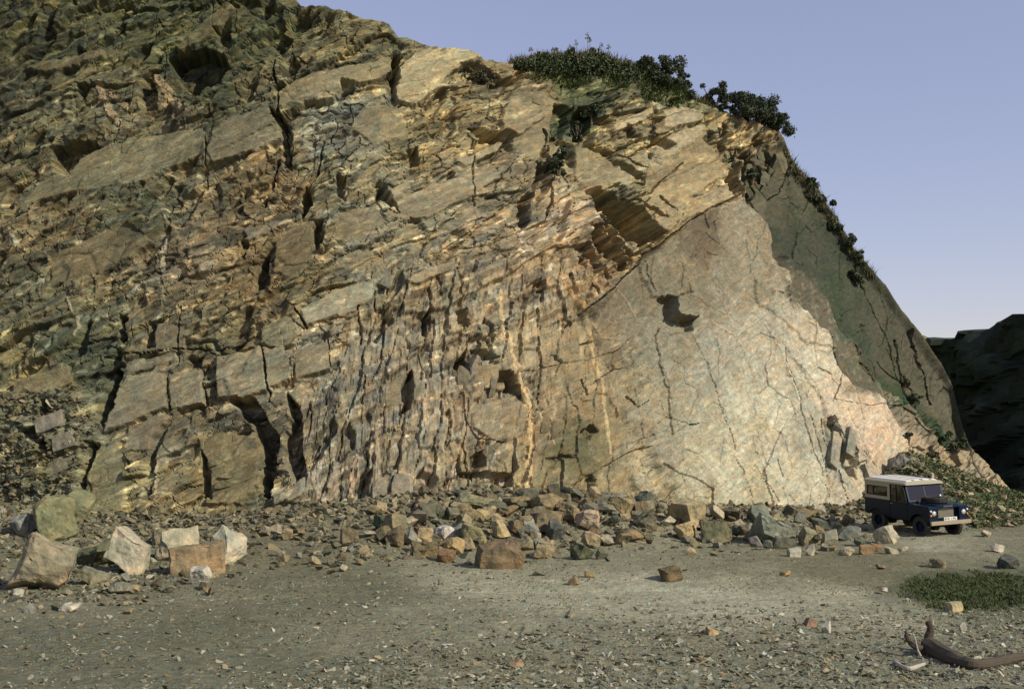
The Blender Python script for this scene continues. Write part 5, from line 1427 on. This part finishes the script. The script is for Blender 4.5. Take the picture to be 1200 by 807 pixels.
limb('twig', [f0, g0 + Vector((.02, .05, .12)), g0 + Vector((-.08, .1, .22)), g0 + Vector((-.12, .1, .36))], [.05, .045, .035, .02])
root = new_obj('driftwood', None); b0 = gpt(1062, 783); root.location = b0
tag(root, 'short bleached curved stick on stones beside the dark branch', 'stick')
limb('stick', [gpt(1049, 774, .05), gpt(1056, 780, .04), gpt(1066, 783, .04), gpt(1076, 780, .04), gpt(1084, 777, .05)], [.015, .035, .04, .035, .015], M_WOODP)
# ------------------------------------------------------------------ the parked four-wheel-drive car
M_BLUE = simple('dark_blue_paint', (.005, .013, .028), .3, 0.0, **{'Specular IOR Level': .22})
M_CREAM = simple('cream_paint', (.36, .34, .24), .5)
M_WHITE = simple('white_roof_paint', (.66, .64, .60), .5)
M_GALV = simple('dull_tan_bumper', (.36, .31, .21), .55, .2)
M_BLACK = simple('black_rubber', (.018, .018, .018), .8)
M_DARK = simple('underbody', (.012, .012, .012), .9)
M_CHROME = simple('headlamp_glass', (.75, .75, .72), .12, .6)
M_GRILLE = simple('grille_metal', (.42, .40, .30), .4, .5)
M_AMBER = simple('amber_lens', (.75, .22, .03), .3)
M_PLATE = simple('number_plate', (.62, .62, .60), .5)
M_SEAT = simple('seat_vinyl', (.05, .045, .04), .7)
def glass_mat():
    m = bpy.data.materials.new('car_glass'); m.use_nodes = True
    t = m.node_tree; N, L = t.nodes, t.links
    for n in list(N): N.remove(n)
    o = N.new('ShaderNodeOutputMaterial'); mx = N.new('ShaderNodeMixShader'); tr = N.new('ShaderNodeBsdfTransparent'); gl = N.new('ShaderNodeBsdfGlossy')
    fr = N.new('ShaderNodeFresnel'); fr.inputs[0].default_value = 1.75
    tr.inputs[0].default_value = (.72, .78, .75, 1); gl.inputs['Roughness'].default_value = .04
    L.new(fr.outputs[0], mx.inputs[0]); L.new(tr.outputs[0], mx.inputs[1]); L.new(gl.outputs[0], mx.inputs[2]); L.new(mx.outputs[0], o.inputs[0])
    return m
M_GLASS = glass_mat()
def add_dust(m, amt=.35, col=(.22, .19, .13)):
    t = m.node_tree; N, L = t.nodes, t.links; b = t.nodes['Principled BSDF']
    c = tuple(b.inputs['Base Color'].default_value)
    tc = N.new('ShaderNodeTexCoord'); nz = N.new('ShaderNodeTexNoise'); nz.inputs['Scale'].default_value = 3.5; nz.inputs['Detail'].default_value = 7
    sx = N.new('ShaderNodeSeparateXYZ'); L.new(tc.outputs['Object'], nz.inputs[0]); L.new(tc.outputs['Object'], sx.inputs[0])
    mr = N.new('ShaderNodeMapRange'); mr.inputs[1].default_value = 1.0; mr.inputs[2].default_value = .45; mr.inputs[3].default_value = .15; mr.inputs[4].default_value = 1
    L.new(sx.outputs['Z'], mr.inputs[0])
    mu = N.new('ShaderNodeMath'); mu.operation = 'MULTIPLY'; L.new(mr.outputs[0], mu.inputs[0]); L.new(nz.outputs[0], mu.inputs[1])
    m2 = N.new('ShaderNodeMath'); m2.operation = 'MULTIPLY'; m2.inputs[1].default_value = amt; L.new(mu.outputs[0], m2.inputs[0])
    mx = N.new('ShaderNodeMix'); mx.data_type = 'RGBA'; mx.inputs[6].default_value = c; mx.inputs[7].default_value = (*col, 1)
    L.new(m2.outputs[0], mx.inputs[0]); L.new(mx.outputs[2], b.inputs['Base Color'])
add_dust(M_BLACK, .15); add_dust(M_GALV, .5, (.16, .12, .07)); add_dust(M_CREAM, .12)

car = new_obj('parked_car', None)
tag(car, 'dark blue four wheel drive car with a cream and white hardtop', 'car')
def box(bm, x0, x1, y0, y1, z0, z1, bev=0.0):
    vs = [bm.verts.new((x, y, z)) for x in (x0, x1) for y in (y0, y1) for z in (z0, z1)]
    fs = [(0, 1, 3, 2), (4, 6, 7, 5), (0, 4, 5, 1), (2, 3, 7, 6), (0, 2, 6, 4), (1, 5, 7, 3)]
    fc = [bm.faces.new([vs[i] for i in f]) for f in fs]
    if bev:
        es = list({e for f in fc for e in f.edges})
        bmesh.ops.bevel(bm, geom=es, offset=bev, segments=2, affect='EDGES')
    return vs
def prism(bm, prof, y0, y1, bev=0.0):
    """profile in x,z swept from y0 to y1"""
    a = [bm.verts.new((x, y0, z)) for x, z in prof]; b = [bm.verts.new((x, y1, z)) for x, z in prof]
    n = len(prof)
    fc = [bm.faces.new(a), bm.faces.new(b[::-1])]
    for i in range(n):
        fc.append(bm.faces.new((a[i], b[i], b[(i + 1) % n], a[(i + 1) % n])))
    bmesh.ops.recalc_face_normals(bm, faces=fc)
    if bev:
        es = list({e for f in fc[:2] for e in f.edges})
        bmesh.ops.bevel(bm, geom=es, offset=bev, segments=2, affect='EDGES')
def disc(bm, c, r, th, ax='X', seg=24, rin=0.0, bev=0.0):
    """a short cylinder or ring about the given axis, centred on c"""
    def P(a, rr_, o):
        u, v = rr_ * math.cos(a), rr_ * math.sin(a)
        d = {'X': (o, u, v), 'Y': (u, o, v), 'Z': (u, v, o)}[ax]
        return bm.verts.new((c[0] + d[0], c[1] + d[1], c[2] + d[2]))
    prof = [(r - bev, -th / 2), (r, -th / 2 + bev), (r, th / 2 - bev), (r - bev, th / 2)] if bev else [(r, -th / 2), (r, th / 2)]
    if rin: prof = [(rin, -th / 2 * .8)] + prof + [(rin, th / 2 * .8)]
    rings = [[P(2 * math.pi * i / seg, rr_, o) for i in range(seg)] for rr_, o in prof]
    fc = []
    for r0, r1 in zip(rings[:-1], rings[1:]):
        for i in range(seg): fc.append(bm.faces.new((r0[i], r0[(i + 1) % seg], r1[(i + 1) % seg], r1[i])))
    if rin:
        for i in range(seg): fc.append(bm.faces.new((rings[-1][i], rings[-1][(i + 1) % seg], rings[0][(i + 1) % seg], rings[0][i])))
    else:
        fc += [bm.faces.new(rings[0][::-1]), bm.faces.new(rings[-1])]
    bmesh.ops.recalc_face_normals(bm, faces=fc)
def part(name, mat, fn, parent=car, label=None):
    bm = bmesh.new(); fn(bm)
    o = bm_obj(name, bm, mat, parent)
    if label: o['label'] = label
    return o
def arch(cx, r, z, n=8):
    """points of a wheel opening from rear to front along the sill height z"""
    a0 = math.asin((z - .38) / r)
    return [(cx + r * math.cos(math.pi - a0 - (math.pi - 2 * a0) * i / n), .38 + r * math.sin(math.pi - a0 - (math.pi - 2 * a0) * i / n)) for i in range(n + 1)]
AF, AR = 1.10, -1.13
WAIST = 1.19
def f_tub(bm):
    for s in (-1, 1):
        prism(bm, [(-1.76, .60)] + arch(AR, .44, .58) + [(-.36, .58), (-.36, WAIST), (-1.76, WAIST)], s * .81, s * .775, .006)
    box(bm, -1.78, -1.745, -.80, .80, .60, WAIST)
    box(bm, -1.76, -.36, -.60, .60, .60, .66)
part('rear_body', M_BLUE, f_tub)
def f_wing(s):
    def f(bm):
        prism(bm, [(.56, .56)] + arch(AF, .46, .56) + [(1.64, .60), (1.66, .66), (1.66, 1.08), (1.62, 1.125), (.56, 1.16)], s * .82, s * .79, .006)
        # top
        vs = [bm.verts.new(c) for c in [(.56, s * .44, 1.165), (1.62, s * .44, 1.13), (1.66, s * .44, 1.09), (1.66, s * .815, 1.085), (1.62, s * .815, 1.13), (.56, s * .815, 1.165)]]
        bm.faces.new((vs[0], vs[1], vs[4], vs[5])); bm.faces.new((vs[1], vs[2], vs[3], vs[4]))
        y0, y1 = sorted((s * .44, s * .815))
        box(bm, 1.635, 1.665, y0, y1, .58, 1.09, .01)
        ya, yb = sorted((s * .44, s * .465)); box(bm, .6, 1.64, ya, yb, .58, 1.13)
    return f
for s in (-1, 1): part('front_wing', M_BLUE, f_wing(s))
def f_door(s):
    def f(bm):
        y0, y1 = sorted((s * .815, s * .78))
        box(bm, -.345, .545, y0, y1, .56, 1.185, .01)
        for a in ((-.345, -.30, 1.18, 1.80), ): box(bm, a[0], a[1], y0, y1, a[2], a[3], .004)
        prism(bm, [(.545, 1.18), (.50, 1.18), (.33, 1.80), (.375, 1.80)], y0, y1)
        box(bm, -.345, .375, y0, y1, 1.765, 1.80, .004); box(bm, -.02, .01, y0, y1, 1.18, 1.78)
    return f
for s in (-1, 1):
    d = part('door', M_BLUE, f_door(s))
    y = s * .795
    part('pane', M_GLASS, lambda bm: prism(bm, [(-.31, 1.18), (.49, 1.18), (.335, 1.77), (-.31, 1.77)], y - .004, y + .004), d)
    part('handle', M_GALV, lambda bm: box(bm, -.30, -.18, min(s * .815, s * .84), max(s * .815, s * .84), 1.08, 1.105, .006), d)
    part('hinge', M_BLACK, lambda bm: [box(bm, .46, .56, min(s * .814, s * .832), max(s * .814, s * .832), z, z + .05, .004) for z in (.72, 1.05)], d)
def f_hard(s):
    def f(bm):
        y0, y1 = sorted((s * .80, s * .77))
        box(bm, -1.76, -.36, y0, y1, WAIST + .002, 1.33, .004); box(bm, -1.76, -.36, y0, y1, 1.66, 1.815, .004)
        box(bm, -1.76, -1.62, y0, y1, 1.325, 1.665); box(bm, -.52, -.36, y0, y1, 1.325, 1.665)
    return f
for s in (-1, 1):
    h = part('side_panel', M_CREAM, f_hard(s))
    def f_rim(bm, s=s):
        y0, y1 = sorted((s * .797, s * .808))
        for a in ((-1.63, -.51, 1.315, 1.345), (-1.63, -.51, 1.645, 1.675), (-1.64, -1.61, 1.315, 1.675), (-.53, -.50, 1.315, 1.675), (-1.30, -1.26, 1.33, 1.66)): box(bm, a[0], a[1], y0, y1, a[2], a[3])
    w2 = part('window', M_BLACK, f_rim, h)
    # panes stay within thing > part > sub-part
    part('pane', M_GLASS, lambda bm: box(bm, -1.62, -.52, s * .785 - .003, s * .785 + .003, 1.33, 1.66), h)
def f_reartop(bm):
    box(bm, -1.775, -1.745, -.78, .78, WAIST + .002, 1.30); box(bm, -1.775, -1.745, -.78, .78, 1.68, 1.815)
    for a, b in ((-.78, -.68), (.68, .78)): box(bm, -1.775, -1.745, a, b, 1.295, 1.685)
rp_ = part('rear_panel', M_CREAM, f_reartop)
part('pane', M_GLASS, lambda bm: box(bm, -1.763, -1.757, -.69, .69, 1.295, 1.685), rp_)
# roof with gutter and raised white panels
def f_roof(bm):
    prof = [(-.80, 1.80), (-.80, 1.855), (-.74, 1.90), (-.45, 1.935), (0, 1.945), (.45, 1.935), (.74, 1.90), (.80, 1.855), (.80, 1.80)]
    xs_ = [-1.80, -1.77, .40, .50]
    rings = []
    for x in xs_:
        k = .965 if x in (-1.80, .50) else 1
        rings.append([bm.verts.new((x, y, 1.80 + (z - 1.80) * (k if x != .50 else .72))) for y, z in prof])
    for r0, r1 in zip(rings[:-1], rings[1:]):
        for i in range(len(prof) - 1): bm.faces.new((r0[i], r0[i + 1], r1[i + 1], r1[i]))
    bm.faces.new(rings[0]); bm.faces.new(rings[-1][::-1])
    for r0, r1 in zip(rings[:-1], rings[1:]): bm.faces.new((r0[0], r1[0], r1[-1], r0[-1]))
    bmesh.ops.recalc_face_normals(bm, faces=bm.faces)
roof = part('roof', M_CREAM, f_roof)
part('gutter', M_CREAM, lambda bm: [box(bm, -1.80, .44, min(s * .80, s * .83), max(s * .80, s * .83), 1.80, 1.822, .004) for s in (-1, 1)] + [box(bm, .47, .52, -.78, .78, 1.80, 1.822, .004)], roof)
def rz(y): return np.interp(abs(y), [0, .45, .74], [1.945, 1.935, 1.90])
for y0, y1 in ((-.66, -.40), (-.34, -.05), (.05, .34), (.40, .66)):
    def f_pan(bm, y0=y0, y1=y1):
        zz = [(y0, rz(y0) + .004), (y0 + .02, rz(y0 + .02) + .035), (y1 - .02, rz(y1 - .02) + .035), (y1, rz(y1) + .004)]
        a = [bm.verts.new((-1.70, y, z)) for y, z in zz]; b = [bm.verts.new((.30, y, z)) for y, z in zz]; c = [bm.verts.new((.40, y, z - .03)) for y, z in zz]
        for r0, r1 in ((a, b), (b, c)):
            for i in range(3): bm.faces.new((r0[i], r0[i + 1], r1[i + 1], r1[i]))
        bm.faces.new(a); bm.faces.new(c[::-1]); bmesh.ops.recalc_face_normals(bm, faces=bm.faces)
    part('roof_panel', M_WHITE, f_pan, roof)
# bulkhead, windscreen, bonnet
part('bulkhead', M_BLUE, lambda bm: (box(bm, .50, .64, -.78, .78, .70, 1.21, .015), box(bm, .555, .61, -.45, .45, 1.205, 1.235, .008)))
def slope_box(bm, y0, y1, z0, z1, th=.03):
    def X_(z): return .60 - (z - 1.21) * .30
    vs = [bm.verts.new(c) for c in [(X_(z0), y0, z0), (X_(z0), y1, z0), (X_(z1), y1, z1), (X_(z1), y0, z1), (X_(z0) - th, y0, z0), (X_(z0) - th, y1, z0), (X_(z1) - th, y1, z1), (X_(z1) - th, y0, z1)]]
    for f in ((0, 1, 2, 3), (7, 6, 5, 4), (0, 4, 5, 1), (1, 5, 6, 2), (2, 6, 7, 3), (3, 7, 4, 0)): bm.faces.new([vs[i] for i in f])
def f_ws(bm):
    slope_box(bm, -.76, .76, 1.212, 1.27, .04); slope_box(bm, -.76, .76, 1.745, 1.80, .04)
    slope_box(bm, -.76, -.70, 1.26, 1.75, .04); slope_box(bm, .70, .76, 1.26, 1.75, .04); slope_box(bm, -.018, .018, 1.26, 1.75, .04)
ws = part('windscreen_frame', M_BLUE, f_ws)
for y0, y1 in ((-.70, -.018), (.018, .70)): part('pane', M_GLASS, lambda bm: slope_box(bm, y0, y1, 1.268, 1.748, .008), ws)
part('wiper', M_BLACK, lambda bm: [slope_box(bm, a, b, 1.275, 1.295, -.012) for a, b in ((-.55, -.12), (.12, .55))], ws)
part('sticker', M_PLATE, lambda bm: slope_box(bm, .60, .66, 1.34, 1.40, -.003), ws)
def f_bon(bm):
    prof = [(-.455, 1.135), (-.455, 1.165), (-.40, 1.195), (0, 1.205), (.40, 1.195), (.455, 1.165), (.455, 1.135)]
    rings = []
    for x, dz, kk in ((.635, .03, 1), (1.45, -.005, 1), (1.60, -.02, 1), (1.645, -.06, .98)):
        rings.append([bm.verts.new((x, y * kk, z + dz)) for y, z in prof])
    for r0, r1 in zip(rings[:-1], rings[1:]):
        for i in range(6): bm.faces.new((r0[i], r0[i + 1], r1[i + 1], r1[i]))
        bm.faces.new((r0[0], r1[0], r1[-1], r0[-1]))
    bm.faces.new(rings[0]); bm.faces.new(rings[-1][::-1]); bmesh.ops.recalc_face_normals(bm, faces=bm.faces)
bon = part('bonnet', M_BLUE, f_bon)
# spare wheel lying on the bonnet
def wheel(parent_name, loc, axis, mk=car, rad=.375, wd=.19):
    root = part(parent_name, M_BLACK, lambda bm: disc(bm, (0, 0, 0), rad, wd, axis, 32, rad * .56, .03), mk)
    root.location = loc
    def lugs(bm):
        for i in range(30):
            a = 2 * math.pi * i / 30
            for s in (-1, 1):
                c = Vector((math.cos(a + s * .05) * (rad + .002), s * wd * .22, math.sin(a + s * .05) * (rad + .002)))
                R_ = Matrix.Rotation(-a, 3, 'Y')
                for v in box(bm, -.012, .012, -.038, .038, -.022, .022):
                    v.co = (R_ @ v.co) + c
        if axis == 'Z': bmesh.ops.rotate(bm, cent=(0, 0, 0), matrix=Matrix.Rotation(math.pi / 2, 3, 'X'), verts=bm.verts)
    part('tread', M_BLACK, lugs, root)
    def rim(bm):
        disc(bm, (0, 0, 0), rad * .57, wd * .9, axis, 28, rad * .50)
        disc(bm, (0, 0, 0), rad * .51, wd * .2, axis, 28, rad * .14)
        disc(bm, (0, 0, 0), rad * .17, wd * .75, axis, 14, 0, .01)
        for i in range(5):
            a = 2 * math.pi * i / 5; u, v = rad * .26 * math.cos(a), rad * .26 * math.sin(a)
            c = (u, 0, v) if axis == 'Y' else (u, v, 0)
            disc(bm, c, .013, wd * .45, axis, 6)
    part('rim', M_BLUE if axis == 'Y' else M_DARK, rim, root)
    return root
sw = wheel('spare_wheel', (1.05, 0, 1.305), 'Z')
# grille, lamps, bumper, plate
part('radiator_panel', M_DARK, lambda bm: box(bm, 1.44, 1.48, -.44, .44, .56, 1.13))
def f_surround(bm):
    box(bm, 1.50, 1.53, -.435, -.33, .58, 1.13); box(bm, 1.50, 1.53, .33, .435, .58, 1.13); box(bm, 1.50, 1.53, -.33, .33, .58, .70); box(bm, 1.50, 1.53, -.33, .33, 1.06, 1.13)
part('grille_surround', M_BLUE, f_surround)
gr = part('grille', M_DARK, lambda bm: box(bm, 1.49, 1.505, -.33, .33, .70, 1.06))
for i in range(9): part('slat', M_GRILLE, lambda bm: box(bm, 1.51, 1.535, -.32, .32, .715 + i * .038, .733 + i * .038, .004), gr)
def lamp(s):
    def f(bm): disc(bm, (1.672, s * .615, .90), .105, .03, 'X', 24, .088)
    h = part('headlight', M_BLUE, f)
    def lens(bm):
        r0 = None; n = 20
        cen = bm.verts.new((1.715, s * .615, .90)); prev = None
        for rr_, xx in ((.04, 1.711), (.07, 1.70), (.09, 1.682)):
            ring = [bm.verts.new((xx, s * .615 + rr_ * math.cos(2 * math.pi * i / n), .90 + rr_ * math.sin(2 * math.pi * i / n))) for i in range(n)]
            for i in range(n):
                if prev is None: bm.faces.new((cen, ring[i], ring[(i + 1) % n]))
                else: bm.faces.new((prev[i], ring[i], ring[(i + 1) % n], prev[(i + 1) % n]))
            prev = ring
    part('lens', M_CHROME, lens, h)
    part('side_light', M_PLATE, lambda bm: disc(bm, (1.685, s * .755, .985), .036, .05, 'X', 14, 0, .008))
    part('indicator', M_AMBER, lambda bm: disc(bm, (1.685, s * .755, .83), .034, .05, 'X', 14, 0, .008))
for s in (-1, 1): lamp(s)
part('apron', M_BLUE, lambda bm: box(bm, 1.56, 1.60, -.44, .44, .56, .66, .005))
part('bumper', M_GALV, lambda bm: (box(bm, 1.73, 1.80, -.83, .83, .50, .635, .008), box(bm, 1.55, 1.73, -.42, -.34, .52, .60), box(bm, 1.55, 1.73, .34, .42, .52, .60)))
npl = part('number_plate', M_PLATE, lambda bm: box(bm, 1.742, 1.752, -.27, .27, .64, .755, .003))
part('plate_letters', M_BLACK, lambda bm: [box(bm, 1.752, 1.756, -.23 + k * .066, -.23 + k * .066 + wv, .663 + lo, .73) for k, wv, lo in ((0, .038, 0), (1, .03, .02), (2, .04, 0), (4, .012, 0), (5, .036, .01), (6, .034, 0))], npl)
fc_ = bpy.data.curves.new('badge_letters', 'FONT'); fc_.body = 'LAND-ROVER'; fc_.size = .062; fc_.extrude = .003; fc_.align_x = 'CENTER'
fc_.resolution_u = 2
tmp_ = bpy.data.objects.new('badge_letters', fc_); COL.objects.link(tmp_)
bpy.context.view_layer.update()
me_ = bpy.data.meshes.new_from_object(tmp_)
bpy.data.objects.remove(tmp_)
to = bpy.data.objects.new('badge_letters', me_); COL.objects.link(to)
to.parent = bon; to.location = (1.652, 0, 1.105); to.rotation_euler = (math.pi / 2, 0, math.pi / 2); me_.materials.clear(); me_.materials.append(M_GRILLE)
part('mirror', M_BLACK, lambda bm: [(disc(bm, (1.16, s * .78, 1.33), .07, .02, 'X', 16, 0, .004), box(bm, 1.15, 1.162, s * .775 - .006, s * .775 + .006, 1.14, 1.30)) for s in (-1, 1)])
# frame, axles, floor, cab
part('chassis', M_DARK, lambda bm: ([box(bm, -1.74, 1.72, s * .40 - .04, s * .40 + .04, .45, .60) for s in (-1, 1)], disc(bm, (AF, 0, .36), .05, 1.25, 'Y', 10), disc(bm, (AR, 0, .36), .05, 1.25, 'Y', 10),
     disc(bm, (AF, -.12, .36), .14, .2, 'Y', 14), disc(bm, (AR, -.12, .36), .14, .2, 'Y', 14), box(bm, .35, 1.45, -.40, .40, .50, .95), box(bm, -.36, .55, -.78, .78, .54, .60), box(bm, -1.5, -.8, -.77, .77, .60, .88)))
part('exhaust', M_DARK, lambda bm: disc(bm, (-1.3, .3, .48), .035, .01, 'X', 10))
for y in (-.45, 0, .45):
    part('seat', M_SEAT, lambda bm: (box(bm, -.30, .12, y - .2, y + .2, .85, .98, .02), box(bm, -.36, -.28, y - .2, y + .2, .92, 1.36, .02)))
part('steering_wheel', M_BLACK, lambda bm: (disc(bm, (.28, -.42, 1.18), .2, .02, 'X', 24, .18), disc(bm, (.36, -.42, 1.12), .02, .18, 'X', 8)))
part('dashboard', M_BLACK, lambda bm: box(bm, .42, .50, -.74, .74, 1.02, 1.20, .01))
for x in (AF, AR):
    for s in (-1, 1): wheel('wheel', (x, s * .665, .375), 'Y')
hd = Vector((.33, -.944, 0)).normalized()
cx, cy = 13.86, 38.4
car.scale = (.97, .97, .93)
ang = math.atan2(hd.y, hd.x)
car.rotation_euler = (math.radians(2.2), math.radians(2.0), ang)
zs = [float(G(cx + hd.x * a - hd.y * b, cy + hd.y * a + hd.x * b)) for a in (AF, AR) for b in (-.66, .66)]
car.location = (cx, cy, sum(zs) / 4 - .04)
